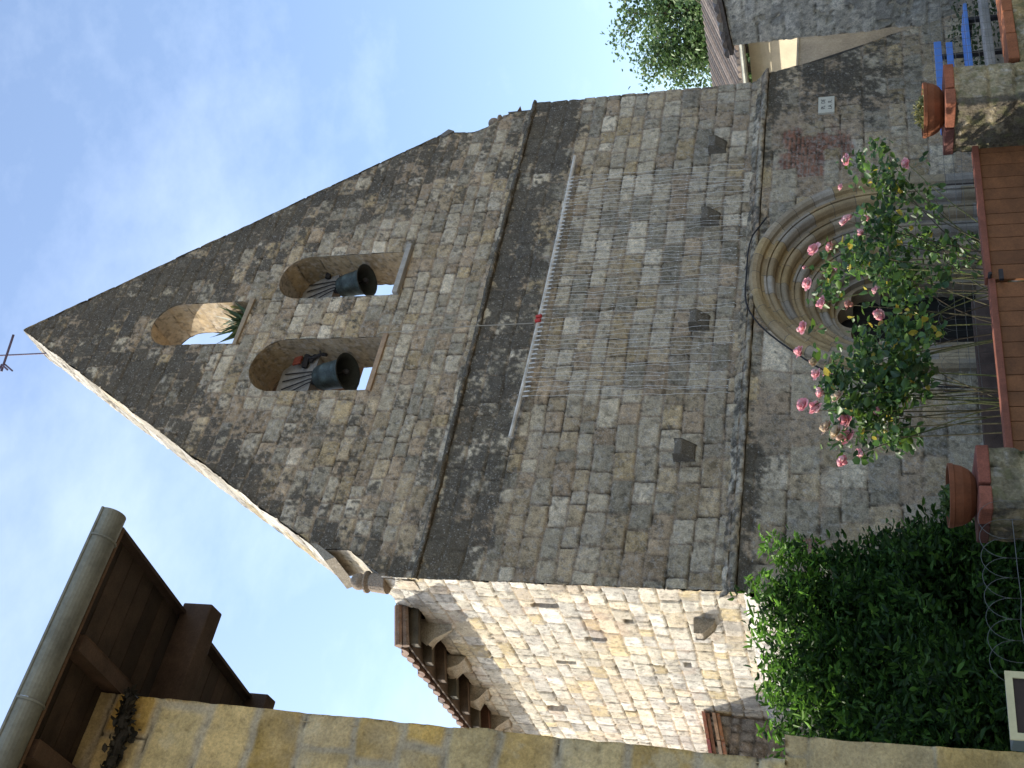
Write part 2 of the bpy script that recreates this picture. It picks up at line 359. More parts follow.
# side wall in the sun
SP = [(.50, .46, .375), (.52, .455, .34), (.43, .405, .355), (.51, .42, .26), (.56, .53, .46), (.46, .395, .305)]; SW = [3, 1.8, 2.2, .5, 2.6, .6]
slots = [(12.62, 5.65, .10, .34), (13.55, 5.15, .07, .28), (14.4, 5.75, .06, .26), (12.95, 4.6, .12, .10), (14.2, 4.0, .14, .08), (16.2, 6.3, .2, .3)]
def side_field(A, B):
    c, r, d = stone_field(A, B, SP, SW, (.40, .32, .22), 21, (.18, .28), (.17, .44), (.004, .014), relief=.03, smear=.45)
    k = .6*sst(fbm(A, B, 2.2, 66, 4)+.25*sst(np.hypot(A-13.1, B-4.9), .9, .2), .66, .78)*.35
    c = c*(1-k[..., None])+np.array((.42, .26, .18))*k[..., None]
    g = sst(fbm(A, B, 4, 67, 5), .60, .74)*.55; c = c*(1-g[..., None])+np.array((.25, .24, .22))*g[..., None]
    for (y, z, w, h) in slots:
        s = np.maximum(np.abs(A-y)-w/2, np.abs(B-z)-h/2); q = 1-sst(s, -.015, .015); r = r*(1-q)-.16*q
    return c, r*.85
grid_surface('side_wall', lambda A, B, r: np.stack([XL+.01-r, A, B], -1), (11.99, 19.0), (2.98, 7.86), .021, M_lime, ch, side_field,
             lambda A, B: poly_sdf(A, B, [(12.0, 2.9), (12.0, 7.74), (12.84, 7.80), (12.9, 7.52), (19.2, 7.52), (19.2, 2.9)])+(fbm(A, B, 4, 80, 3)-.5)*.04)
# pale ledge along the side wall and the thicker base under it
mbq = MB()
def side_base(A, B, r):
    L = [0, .16, .24, 3.2]; px = [6.08, 5.99, 5.95, 5.93]; pz = [3.06, 2.98, 2.91, 0]
    return np.stack([np.interp(B, L, px)-r, A, np.interp(B, L, pz)], -1)
def side_base_field(A, B):
    c, r, d = stone_field(A, B, [(.56, .54, .49), (.5, .46, .4), (.45, .43, .4)], [2, 1, 1], (.5, .45, .37), 23, (.2, .3), (.3, .7), relief=.015)
    return c, r
grid_surface('side_plinth', side_base, (11.9, 19.0), (0, 3.2), .03, M_lime, ch, side_base_field)
# body of the nave behind: far walls (out of sight), so that the building stands all round
nv = MB()
nv.add([(15.6, 12.1, 0), (15.6, 31, 0), (15.6, 31, 7.8), (15.6, 12.1, 7.8)], [(0, 1, 2, 3)], (.3, .28, .25))
nv.add([(6.1, 31, 0), (15.6, 31, 0), (15.6, 31, 7.8), (10.85, 31, 9.0), (6.1, 31, 7.8)], [(0, 1, 2, 3, 4)], (.3, .28, .25))
nv.add([(6.1, 18.99, 0), (6.1, 31, 0), (6.1, 31, 7.86), (6.1, 18.99, 7.86)], [(0, 1, 2, 3)], (.45, .42, .36))
nv.add([(16.9, 11.93, 0), (15.62, 12.3, 0), (15.62, 12.3, 3.2), (15.7, 11.95, 3.2)], [(0, 1, 2, 3)], (.2, .19, .17))
nv.build('nave_wall', M_stone, ch)
# edges of the bell gable: slopes, ends and the reveals of its openings, stone by stone
def strip(name, pts, y0, y1, mt, parent, fld, flip=1, res=.025):
    pts = np.array(pts, float); seg = np.hypot(*(pts[1:]-pts[:-1]).T); L = np.concatenate([[0], np.cumsum(seg)])
    dr = (pts[1:]-pts[:-1])/seg[:, None]; nr = np.stack([-dr[:, 1], dr[:, 0]], -1)*flip
    def fm(A, B, r):
        i = np.clip(np.searchsorted(L, A, side='right')-1, 0, len(seg)-1)
        x = np.interp(A, L, pts[:, 0]); z = np.interp(A, L, pts[:, 1])
        return np.stack([x+nr[i, 0]*r, B, z+nr[i, 1]*r], -1)
    return grid_surface(name, fm, (0, L[-1]), (y0, y1), res, mt, parent, fld)
def cop_field(seed, amt, pal=SP, w=SW):
    def f(A, B):
        c, r, d = stone_field(A, B, pal, w, (.40, .34, .27), seed, (.6, .9), (.35, .7), relief=.022, smear=.5)
        return stain(c*.8, amt+0*A, A, B, seed+2, 1.5), r+.04*(fbm(A, B, 3, seed+4, 4)-.5)
    return f
strip('coping', [(10.66, 16.0), (6.36, 8.62)], YG-.03, YB+.04, M_lime, ch, cop_field(81, .22), -1)
strip('coping', [(15.14, 8.84), (10.66, 16.0)], YG-.03, YB+.04, M_stone, ch, cop_field(83, .5), -1)
strip('gable_end', [(6.49, 8.8), (6.49, 8.36), (6.09, 7.74), (6.09, 7.3)], YG-.02, YB, M_lime, ch, cop_field(85, .02), -1)
strip('gable_end', [(15.53, 7.2), (15.5, 7.74), (15.2, 8.05), (15.06, 8.33), (15.1, 8.9)], YG-.02, YB, M_stone, ch, cop_field(87, .5), -1)
b = MB(); b.prism([(6.30, 8.66), (6.36, 8.53), (6.56, 8.86), (6.56, 8.95)], 'y', YG-.03, YB+.04, (.30, .27, .22)); b.build('coping_foot', M_stone, ch)
b = MB(); b.prism([(15.20, 8.86), (15.14, 8.74), (15.0, 8.9), (15.05, 9.0)], 'y', YG-.03, YB+.04, (.16, .15, .135)); b.build('coping_foot', M_stone, ch)
def rev_field(seed, up=0):
    def f(A, B):
        c, r, d = stone_field(A, B, [(.33, .265, .18), (.31, .24, .15), (.33, .29, .23)], [2, 2, 1], (.30, .24, .17), seed, (.8, 1.2), (.22, .4), relief=.006, smear=.3)
        return stain(c, -.12+0*A, A, B, seed+2, 1.2), r*.5
    return f
for k, (nm, (x0, x1, z0, zs)) in enumerate(ops.items()):
    r = (x1-x0)/2; cx = (x0+x1)/2
    pts = [(x0, z0)]+[(cx-r*math.cos(t), zs+r*math.sin(t)) for t in np.linspace(0, math.pi, 29)]+[(x1, z0)]
    strip('arch_reveal', pts, YG-.012, YB, M_port, ch, rev_field(101+k*7), -1)
    sb = MB()
    if nm == 'right': sb.box((x0-.02, YG-.10, z0-.10), (x1+.10, YB+.05, z0), (.33, .31, .28), jit=.008)
    else: sb.box((x0-.03, YG-.05, z0-.09), (x1+.05, YB+.03, z0), (.34, .24, .16) if nm == 'left' else (.30, .24, .17), jit=.008)
    sb.build('sill', M_port, ch, bevel=.012)
# ball finials on the shoulders
for (x, y, z, s) in ((6.09, 12.2, 8.15, .115), (*(PY(494, 123.5, 12.22)-np.array((0, 0, .0))), .105)):
    b = MB(); b.lathe([(.0, -.42), (.15, -.42), (.13, -.2), (.10, -.17), (.15, -.135), (.15, -.11), (.06, -.10)]+[(s*math.sin(t), -s*math.cos(t)) for t in np.linspace(.5, math.pi, 12)], (x, y, z), 18, col=(.26, .21, .16))
    b.build('ball_finial', M_stone, ch, smooth=False)
# iron cross on the apex
b = MB(); bx, by = 10.48, 12.5
b.tube([(bx, by, 15.6), (bx-.03, by, 16.95)], .014, 8); b.tube([(10.82, by-.15, 16.52), (10.16, by+.1, 16.62)], .022, 6)
for s in (-1, 1): b.tube([(10.24, by, 16.58), (10.10, by+.02*s, 16.58+.12*s-.1)], .018, 6)
b.tube([(bx-.16, by+.1, 16.62), (bx-.28, by+.14, 16.42)], .016, 6)
b.build('iron_cross', mat('purple_iron', (.10, .075, .12), .6, .2, 10, .1, 60, 0), ch, colored=False)
# corbels
for (x, z) in ((13.99, 3.88), (12.34, 3.88), (10.26, 3.89), (8.03, 3.91)):
    b = MB(); w_ = .12; b.prism([(YF+.02, z-.14), (YF-.06, z-.13), (YF-.2, z+.03), (YF-.2, z+.12), (YF+.02, z+.13)], 'x', x-w_, x+w_, (.17, .15, .12)); b.build('corbel', M_stone, ch, bevel=.015)
b = MB(); b.prism([(6.1, 3.48), (6.01, 3.50), (5.88, 3.62), (5.88, 3.71), (6.1, 3.73)], 'y', 12.74, 12.94, (.36, .31, .24)); b.build('corbel', M_stone, ch, bevel=.015)
# portal: five stepped orders swept round the arch and down the jambs
prof = [(1.80, 11.92), (1.80, 11.82), (1.755, 11.77), (1.70, 11.775), (1.655, 11.81), (1.64, 11.87), (1.60, 11.885)]
rr_, yy_ = 1.60, 11.885
for k in range(5):
    prof += [(rr_-.035, yy_)]
    for t in np.linspace(math.pi*.5, -math.pi*.6, 8): prof.append((rr_-.085+.05*math.sin(t)*-1+.0, yy_+.055-.05*math.cos(t)*.9)) if False else None
    cxr, cyr = rr_-.085, yy_+.05
    for t in np.linspace(-.2, math.pi*.85, 8): prof.append((cxr+.05*math.cos(t), cyr-.05*math.sin(t)))
    prof += [(rr_-.15, yy_+.075), (rr_-.15, yy_+.15), (rr_-.182, yy_+.17)]
    rr_ -= .182; yy_ += .17
prof += [(rr_-.03, yy_), (rr_-.03, yy_+.12)]
prof = [q for q in prof if q]
PR = np.array(prof); pl = np.concatenate([[0], np.cumsum(np.hypot(*(PR[1:]-PR[:-1]).T))])
vr = random.Random(4)
def portal_part(name, i0, i1, seed):
    b = MB(); P = PR[i0:i1+1]; vr = random.Random(seed)
    def emit(path, joints):
        # path: list of (function r,y -> point); joints: parallel list of colour
        for (fa, fb, c) in joints:
            vs = [fa(r, y) for r, y in P]+[fb(r, y) for r, y in P]; n = len(P)
            b.add(vs, [(k, k+1, n+k+1, n+k) for k in range(n-1)], c)
    arc = lambda t: (lambda r, y: (PC-r*math.cos(t), y, PS+r*math.sin(t)))
    nv_ = max(9, int(P[0][0]*9)); J = []
    for k in range(nv_):
        g = vr.uniform(.8, 1.12); base = vr.choice([(.36, .30, .22), (.36, .27, .16), (.34, .30, .25), (.38, .28, .15)]); c = tuple(q*g for q in base)
        a0, a1 = math.pi*k/nv_, math.pi*(k+1)/nv_; e = .006/P[0][0]; ts = np.linspace(a0+e, a1-e, 5)
        for i in range(4): J.append((arc(ts[i]), arc(ts[i+1]), c))
        J.append((arc(a1-e), arc(a1+e), (.17, .14, .11)))
    for s in (-1, 1):
        def jm(z, off=0, s=s): return lambda r, y: (PC+s*(r-off), y-off, z)
        zs = [PS]; z = 1.30
        J.append((jm(PS), jm(PS, .03), (.4, .34, .25))); J.append((jm(PS, .03), jm(1.31, .03), (.42, .36, .27))); J.append((jm(1.31, .03), jm(1.28), (.36, .3, .22)))
        z = 1.28
        while z > -.05:
            h = vr.uniform(.25, .45); z1 = max(-.1, z-h); g = vr.uniform(.8, 1.1); c = tuple(q*g for q in vr.choice([(.33, .28, .21), (.36, .29, .19), (.29, .26, .22)]))
            J.append((jm(z), jm(z1+.006), c)); J.append((jm(z1+.006), jm(z1), (.17, .14, .11))); z = z1
    emit(None, J)
    return b.build(name, M_port, ch)
portal_part('hood_mould', 0, 6, 3)
st = 6; step = 12
for k in range(5): portal_part('archivolt', 6+k*step, min(6+(k+1)*step, len(PR)-1) if k < 4 else len(PR)-1, 10+k)
ri, yi = PR[-1][0], PR[-1][1]
def lobe(t):
    ph = ((t/math.pi*3) % 1-.5)*math.pi/3; c, rl = .385, .225
    return c*math.cos(ph)+math.sqrt(max(0, rl*rl-(c*math.sin(ph))**2))
b = MB(); TS = np.linspace(0, math.pi, 61); ot = []; inn = []
for t in TS: ot.append((PC-ri*math.cos(t)*1.02, PS+ri*math.sin(t)*1.02)); q = min(lobe(t), ri-.02); inn.append((PC-q*math.cos(t), PS+q*math.sin(t)))
for i in range(60):
    b.add([(ot[i][0], yi-.01, ot[i][1]), (ot[i+1][0], yi-.01, ot[i+1][1]), (inn[i+1][0], yi-.01, inn[i+1][1]), (inn[i][0], yi-.01, inn[i][1])], [(0, 1, 2, 3)], (.36, .29, .2))
    b.add([(inn[i][0], yi-.01, inn[i][1]), (inn[i+1][0], yi-.01, inn[i+1][1]), (inn[i+1][0], yi+.3, inn[i+1][1]), (inn[i][0], yi+.3, inn[i][1])], [(0, 1, 2, 3)], (.36, .29, .2))
for s in (-1, 1):
    x0 = PC+s*(ri+.01); x1 = PC+s*.6
    b.add([(x0, yi-.01, -.05), (x1, yi-.01, -.05), (x1, yi-.01, PS), (x0, yi-.01, PS)], [(0, 1, 2, 3)], (.34, .28, .2))
    b.add([(x1, yi-.01, -.05), (x1, yi+.3, -.05), (x1, yi+.3, PS), (x1, yi-.01, PS)], [(0, 1, 2, 3)], (.34, .28, .2))
b.build('trefoil_head', M_port, ch)
b = MB()
for k in range(8): b.box((PC-.72+.18*k, yi+.30, 0), (PC-.72+.18*(k+1)-.006, yi+.36, 2.3), (.014*random.uniform(.7, 1.2), .011, .009))
dr_ = b.build('door', M_wood, ch)
b = MB(); b.tube([(PC-.4, yi+.28, .95), (PC-.4, yi+.24, 1.0), (PC-.4, yi+.24, 1.1), (PC-.4, yi+.28, 1.15)], .012); o = b.build('handle', M_iron, dr_, colored=False)
b = MB()
for i in range(9):
    x = PC-1.0+i*.23; b.box((x, 11.35+random.uniform(-.02, .02), .0), (x+.222, 11.75, .11+random.uniform(0, .012)), random.choice([(.42, .20, .11), (.38, .17, .1), (.45, .24, .14)]), jit=.004)
b.box((PC-.9, 11.76, .0), (PC+.9, 13.2, .09), (.30, .22, .15)); b.build('door_step', M_brick, ch, bevel=.006)
# roof of the nave: hollow clay tiles on boards and rafters
rf = MB(); sl_ = .25; ex, ez = 5.55, 7.55
def rz(x): return ez+.10+(x-ex)*sl_
for i in range(34):
    y = 12.95+i*.235; n = 7; vs = []; L = [ex-.02+random.uniform(-.025, .02), 10.85]
    for x in L:
        for k in range(n+1): t = math.pi*k/n; vs.append((x, y+.105*math.cos(t), rz(x)+.09*math.sin(t)))
    rf.add(vs, [(k, k+1, n+2+k, n+1+k) for k in range(n)]+[tuple(range(n+1))], random.choice([(.17, .105, .08), (.13, .09, .075), (.21, .14, .105), (.12, .10, .085)]))
    vs = []; y += .1175   # under-tiles
    for x in (ex-.05, 10.85):
        for k in range(n+1): t = math.pi*k/n; vs.append((x, y+.10*math.cos(t), rz(x)+.02-.07*math.sin(t)))
    rf.add(vs, [(k, n+1+k, n+2+k, k+1) for k in range(n)]+[tuple(range(n+1))], random.choice([(.16, .10, .075), (.13, .085, .07), (.2, .14, .11)]))
for (x0, x1, y0, y1) in ((10.85, 16.0, 12.3, 31), (5.6, 10.86, 20.8, 31)):
    z0, z1 = (rz(10.85), rz(10.85)-(x1-x0)*sl_) if x0 > 10 else (rz(x0), rz(10.85))
    rf.add([(x0, y0, z0), (x1, y0, z1), (x1, y1, z1), (x0, y1, z0)], [(0, 1, 2, 3)], (.26, .15, .1))
rfo = rf.build('roof', M_tile, ch)
rb = MB()
rb.prism([(ex+.0, ez+.03), (ex+.0, ez), (10.8, ez+5.25*sl_-.0), (10.8, ez+5.25*sl_+.03)], 'y', 12.88, 21.0, (.075, .053, .038))
rb.build('roof_boarding', M_wood, rfo)
for i in range(13):
    y = 12.95+i*.6
    q = MB(); q.prism([(ex+.04, ez-.115), (ex+.04, ez), (6.4, ez+.85*sl_-.005), (6.4, ez+.85*sl_-.13)], 'y', y, y+.13, (.085*random.uniform(.7, 1.3), .06, .042)); q.build('rafter', M_wood, rfo, bevel=.008)
for i, (y, d) in enumerate(((13.1, .22), (14.15, .34), (15.35, .26), (16.5, .3))):
    q = MB(); e_ = random.uniform(-.06, .06)
    q.prism([(6.1, 7.26+e_), (6.02, 7.28+e_), (5.93+e_, 7.40), (5.84+e_, 7.47), (5.86, 7.60), (6.1, 7.64)], 'y', y+.25, y+.25+d, (.40, .36, .29)); q.v = [tuple(np.array(p)+np.array([random.uniform(-.035, .035) for _ in range(3)])) for p in q.v]; q.build('eaves_stone', M_stone, ch, bevel=.02)
b = MB(); b.tube([(6.05, 12.80, 7.78), (5.50, 12.86, 7.66)], .055, 7, (.22, .14, .1)); b.tube([(6.05, 12.84, 7.70), (5.52, 12.90, 7.57)], .05, 7, (.17, .12, .09)); b.build('verge_tile', M_tile, rfo)

# ------------------------------------------------------------------ bells
def bell(x, y, z, R, H, label, tilt):
    """z: top of the bell's crown; the mouth hangs towards the viewer"""
    t = thing('church_bell', label, 'bell', (x, y, z), 'bells hanging in the gable')
    M = Matrix.Translation((x, y, z)) @ Matrix.Rotation(rad(-tilt), 4, 'X') @ Matrix.Rotation(rad(0), 4, 'Z')
    out = [(.02, 0), (.45, -.01), (.60, -.05), (.66, -.14), (.68, -.30), (.71, -.32), (.70, -.34), (.715, -.55), (.75, -.70), (.78, -.84), (.80, -.85), (.80, -.87), (.93, -.95), (1.0, -1.0)]
    inn_ = [(1.0, -1.0), (.93, -1.005), (.80, -.92), (.66, -.75), (.57, -.5), (.53, -.2), (.4, -.06), (.01, -.05)]
    b = MB(); b.lathe([(r*R, q*H) for r, q in out], n=40, M=M); bo = b.build('bell_body', M_bell, t, smooth=True, colored=False)
    b = MB(); b.lathe([(r*R, q*H) for r, q in inn_], n=40, M=M); b.build('bell_inside', M_bellin, t, smooth=True, colored=False)
    b = MB(); p = lambda *q: M @ Vector(q)
    b.tube([p(0, 0, -.1*H), p(0, .01, -.75*H), p(0, .0, -.98*H)], [.018, .022, .03], 8); b.blob(p(0, 0, -.93*H), (.055, .055, .06)); b.build('clapper', M_iron, t, smooth=True, colored=False)
    b = MB()
    for a in (-.06, .06): b.tube([p(a, 0, -.02), p(a*1.2, .02, .06), p(a*.6, 0, .12)], .022, 8)
    b.tube([p(-.12, 0, .0), p(-.08, 0, .1), p(.08, 0, .1), p(.12, 0, 0)], .022, 8); b.build('crown', M_iron, t, colored=False)
    # headstock: a tall grey block of wood tapering upwards, with iron straps over its face
    b = MB(); hw = .44
    b.prism([(-hw, .10), (hw, .10), (hw*1.15, .24), (hw*.95, .55), (hw*.75, .80), (-hw*.75, .80), (-hw*.95, .55), (-hw*1.15, .24)], 'y', -.04, .15, (.27, .255, .235))
    b.v = [tuple(M @ Vector(q)) for q in b.v]; hs = b.build('headstock', M_wood, t, bevel=.015)
    for i, (a, c, e) in enumerate(((-.10, -.30, .62), (-.04, -.15, .66), (.03, .02, .7), (.08, .17, .7))):
        b = MB(); b.tube([p(a, -.06, .02), p(a*1.3, -.075, .12), p(c, -.07, e)], .011, 6); b.build('strap', M_iron, t, colored=False)
    b = MB(); b.box((-.06, -.02, .13), (.06, .12, .25), (.22, .20, .18)); b.v = [tuple(M @ Vector(q)) for q in b.v]
    b.tube([p(-.62, .05, .17), p(.62, .05, .17)], .035, 8, (.10, .08, .065)); b.build('axle', M_wood, t)
    return t, M
BLp = PY(348, 372, 12.40)+np.array((0, .15, .60)); BRp = PY(369, 280, 12.40)+np.array((0, .15, .60))
tl, Ml = bell(BLp[0], BLp[1], BLp[2], .315, .62, 'green bronze bell with a rust red bracket above it in the left arch', 14)
tr, Mr = bell(BRp[0], BRp[1], BRp[2], .285, .58, 'green bronze bell above a thick grey sill with a strip of sky under it', 14)
b = MB(); q = lambda *a: Ml @ Vector(a)
b.box((.27, -.16, .36), (.52, -.13, .52), (.24, .06, .035)); b.v = [tuple(q(*c)) for c in b.v]; b.build('bracket', M_brick, tl)
for (t_, M_) in ((tl, Ml), (tr, Mr)):
    q = lambda *a: M_ @ Vector(a)
    b = MB(); b.tube([q(.40, -.12, .30), q(.36, -.12, .12), q(.42, -.1, .0), q(.38, -.1, -.12)], .03, 7); b.tube([q(.3, -.1, .2), q(.52, -.1, .06)], .035, 6)
    b.tube([q(.22, -.08, .30), q(.46, -.14, .26)], .05, 6); b.tube([q(.36, -.14, -.04), q(.36, -.24, -.10)], .015, 6); b.build('striker', M_iron, t_, colored=False)
b = MB(); pts = [(10.33, 12.2, 9.2), (10.32, 12.02, 8.9), (10.31, 11.99, 8.3), (10.29, 11.9, 7.3), (10.29, 11.88, 6.34)]
b.tube(pts, .007, 5); tag(b.build('bell_rope', M_rope, org=pts[-1], colored=False), 'thin cord hanging from the left bell arch down to the light curtain bar', 'cord')

# ------------------------------------------------------------------ light curtain
lc = thing('light_curtain', 'long wooden pole with a curtain of thin white light strings on the front wall', 'light curtain', (11, 11.85, 6.28))
P0, P1 = np.array((13.94, 11.86, 6.24)), np.array((8.21, 11.86, 6.32))
b = MB(); b.tube([P0+(P1-P0)*t+np.array((0, 0, -.03*math.sin(t*math.pi))) for t in np.linspace(0, 1, 9)], .034, 8, (.52, .48, .42)); b.build('pole', M_wood, lc)
n = 54
for i in range(n):
    t = .095+i/(n-1)*.785; p = P0+(P1-P0)*t; zend = 3.40+random.uniform(-.1, .15)+(.0 if random.random() < .8 else random.uniform(.1, .9))
    b = MB(); pts = []; z = 6.27; x = p[0]; k = 0
    while z > zend:
        pts.append((x+random.uniform(-.010, .010), 11.83+.012*math.sin(k*1.3+i), z)); z -= .11; x += random.gauss(0, .004); k += 1
    pts.append((x, 11.84, zend)); b.tube(pts, .0030, 4)
    b.tube([(p[0], 11.84, 6.26), (p[0], 11.825, 6.17)], .011, 5)
    for pz in pts[2::4]: b.blob(pz, (.008, .008, .012), n=5)
    b.build('light_string', M_white, lc, colored=False)
for x in (10.28, 10.36):
    b = MB(); b.tube([(x, 11.82, 6.30), (x, 11.80, 6.22)], .03, 7); b.build('plug', M_red, lc, colored=False)
# timber screen added behind the two bell openings to keep sun off their jambs
b = MB()
for k in range(12): b.box((8.72, 12.86+k*.15, 8.2), (8.76, 13.0+k*.15, 11.25-k*.05), (.16*random.uniform(.7, 1.2), .12, .085))
b.prism([(12.86, 11.36), (14.75, 10.72), (14.75, 10.66), (12.86, 11.30)], 'x', 8.6, 12.7, (.15, .115, .085))
b.box((12.45, 14.4, 8.2), (12.57, 14.52, 10.74), (.15, .11, .08)); b.build('added_sun_screen', M_wood, ch)
# loose black cable round the portal arch
b = MB(); pts = [(PC+1.1, 11.80, 3.02)]
for t in np.linspace(.62*math.pi, 0.12, 22): pts.append((PC-1.93*math.cos(t)-.05*math.sin(5*t), 11.80+.02*math.sin(9*t), PS+1.88*math.sin(t)+.04*math.sin(7*t)))
pts += [(9.0, 11.82, 1.3), (8.95, 11.84, .2)]
b.tube(pts, .012, 6); tag(b.build('cable', M_iron, org=pts[-1], colored=False), 'loose dark cable slung round the outside of the portal arch', 'cable')
# plaque
pq = thing('plaque', 'small pale stone plaque with two short lines of dark lettering on the church wall', 'plaque', (14.70, 11.86, 2.2))
b = MB(); b.box((14.51, 11.845, 2.06), (14.90, 11.89, 2.31)); b.build('panel', M_plaq, pq, bevel=.004, colored=False)
for (word, x, z) in (('PL', 14.635, 2.205), ('DE', 14.785, 2.205), ('LA', 14.635, 2.10), ('R.', 14.775, 2.10)):
    cu = bpy.data.curves.new('lettering', 'FONT'); cu.body = word; cu.size = .09; cu.align_x = 'CENTER'; cu.extrude = .002
    tmp = bpy.data.objects.new('tmp', cu); C.objects.link(tmp); dg = bpy.context.evaluated_depsgraph_get(); dg.update()
    me = bpy.data.meshes.new_from_object(tmp.evaluated_get(dg)); bpy.data.objects.remove(tmp)
    V = np.array([v.co for v in me.vertices]); V = np.stack([x+V[:, 0], 11.843-V[:, 2], z+V[:, 1]], -1)
    link_mesh('lettering', V, [tuple(p.vertices) for p in me.polygons], M_letter, pq)

# ------------------------------------------------------------------ foliage tools
def leaves(P, size, asp, seed, cols, droop=.3, out=None, jit=.25):
    """numpy leaf cloud: P (n,3) leaf bases; folded two-triangle leaves"""
    r = np.random.default_rng(seed); n = len(P); d = r.normal(size=(n, 3)); d[:, 2] = d[:, 2]*.6-droop
    if out is not None: d += out
    d /= np.linalg.norm(d, axis=1)[:, None]; u = r.normal(size=(n, 3)); s = np.cross(d, u); s /= np.linalg.norm(s, axis=1)[:, None]; nn = np.cross(s, d)
    L = size*r.uniform(1-jit*1.6, 1+jit*1.6, n)[:, None]; W = L*asp
    m1 = P+d*L*.35-nn*L*.03; V = np.stack([P, P+d*L*.38+s*W*.5+nn*L*.10, P+d*L*.75+s*W*.36+nn*L*.05, P+d*L-nn*L*.08, P+d*L*.75-s*W*.36+nn*L*.05, P+d*L*.38-s*W*.5+nn*L*.10], 1)
    k = np.arange(n)[:, None]*6; Fq = np.concatenate([k+np.array([[0, 1, 2, 3]]), k+np.array([[0, 3, 4, 5]])], 0)
    ci = r.integers(0, len(cols), n); c = np.array(cols)[ci]*r.uniform(.7, 1.3, n)[:, None]
    return V.reshape(-1, 3), Fq, np.repeat(c, 6, 0)
def in_blobs(blobs, n, seed, shell=.55):
    r = np.random.default_rng(seed); vol = np.array([b[3]*b[4]*b[5] for b in blobs]); k = r.choice(len(blobs), n, p=vol/vol.sum()); B = np.array(blobs)[k]
    d = r.normal(size=(n, 3)); d /= np.linalg.norm(d, axis=1)[:, None]; q = shell+(1-shell)*r.random(n)**.6
    lump = .82+.36*vn(d[:, 0]*3+k, d[:, 2]*3+d[:, 1]*2, seed)
    return B[:, :3]+d*B[:, 3:6]*(q*lump)[:, None], d
# hedge against the corner of the church
hg = thing('laurel_shrub', 'big dark green shrub between the stone house and the church, sunlit at its top', 'shrub', (5, 10.6, 0))
hb = [(5.42, 10.95, 1.35, .72, .8, 1.45), (4.9, 10.9, 1.3, 1.0, 1.0, 1.4), (4.2, 10.8, 1.1, .9, 1.0, 1.42), (3.6, 10.4, .95, .7, .9, 1.4), (5.35, 10.3, .6, .75, .8, .9), (4.7, 9.9, .6, 1.3, .8, .95), (3.7, 9.4, .6, .8, .8, .9), (5.62, 10.75, 1.0, .6, .6, .9)]
P0, D0 = in_blobs(hb, 3100, 5, .45)
r0 = np.random.default_rng(15); k_ = np.repeat(np.arange(len(P0)), 26); P = P0[k_]+r0.normal(0, 1, (len(k_), 3))*np.array((.06, .06, .085)); D = D0[k_]
ok = (P[:, 2] > 0) & (P[:, 1] < 11.84) & ~((P[:, 0] > 5.9) & (P[:, 1] > 11.75))
V, Fq, c = leaves(P[ok], .088, .36, 6, [(.030, .070, .017), (.046, .105, .020), (.022, .052, .015), (.075, .16, .028)], .1, D[ok]*.6)
link_mesh('foliage', V, Fq, M_hedge, hg, None, c)
b = MB()
for i in range(16):
    x = random.uniform(3.6, 5.1); y = random.uniform(10.5, 11.2); p = [(x*.5+2.3, y, 0)]
    for k in range(1, 5): p.append((x+random.uniform(-.12, .12), y+random.uniform(-.12, .12), k*.48))
    b.tube(p, [.03, .025, .02, .014, .007], 6, (.07, .055, .035))
b.build('stem', M_bark, hg)
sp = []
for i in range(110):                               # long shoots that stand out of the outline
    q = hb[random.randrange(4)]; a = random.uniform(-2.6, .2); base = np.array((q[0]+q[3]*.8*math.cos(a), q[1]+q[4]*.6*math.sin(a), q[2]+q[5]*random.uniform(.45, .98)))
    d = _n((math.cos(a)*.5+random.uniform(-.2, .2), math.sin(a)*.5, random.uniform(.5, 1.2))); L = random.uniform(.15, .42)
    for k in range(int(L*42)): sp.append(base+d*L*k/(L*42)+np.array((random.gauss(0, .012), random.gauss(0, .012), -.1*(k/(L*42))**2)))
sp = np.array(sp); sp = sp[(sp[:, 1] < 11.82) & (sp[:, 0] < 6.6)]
V, Fq, c = leaves(sp, .09, .32, 8, [(.12, .26, .035), (.17, .34, .045), (.09, .20, .03)], .0); link_mesh('shoots', V, Fq, M_hedge, hg, None, c)  # brighter leaf green on the shoots imitates sun on the shrub's top

# ------------------------------------------------------------------ rose bush
YR = 7.6
rb_ = thing('rose_bush', 'tall leggy rose bush with pink blooms growing behind the wooden gate', 'rose bush', (6.6, YR, 0))
blobs = [(868, 165, 20, 16, 60), (890, 182, 20, 14, 90), (872, 190, 14, 12, 40), (880, 225, 24, 18, 110), (915, 240, 26, 20, 100), (868, 262, 34, 22, 190), (900, 278, 30, 20, 210), (893, 334, 30, 18, 190), (862, 372, 32, 20, 220), (885, 385, 32, 24, 220), (850, 400, 26, 22, 150),
         (872, 428, 24, 16, 150), (896, 440, 14, 10, 60), (832, 385, 16, 16, 60), (925, 325, 18, 10, 36), (948, 262, 24, 16, 70), (836, 288, 12, 9, 24), (925, 200, 14, 10, 40), (900, 355, 22, 18, 110), (905, 300, 16, 12, 50), (850, 246, 14, 16, 40), (958, 240, 18, 10, 40), (915, 370, 18, 12, 40)]
blooms = [(848, 160, 1), (907, 163, .95), (841, 187, .5), (847, 221, 1.1), (868, 217, .7), (862, 234, .75), (815, 250, 1.1), (831, 247, .9), (809, 284, 1.05), (805, 268, .4), (837, 267, .55), (823, 303, 1), (804, 328, .95), (850, 305, .9, 1), (881, 314, .95), (876, 290, .6), (801, 352, .95), (818, 375, .8), (830, 378, .8), (822, 394, .85), (804, 405, 1), (816, 410, 1), (848, 420, 1.2), (849, 437, 1.1), (845, 461, 1.0), (860, 453, .6), (879, 411, .7), (828, 428, 1.1, 2), (838, 433, 1.1, 2), (839, 398, 1, 2), (815, 362, .8, 2)]
rr = random.Random(21); LP = []; tips = []
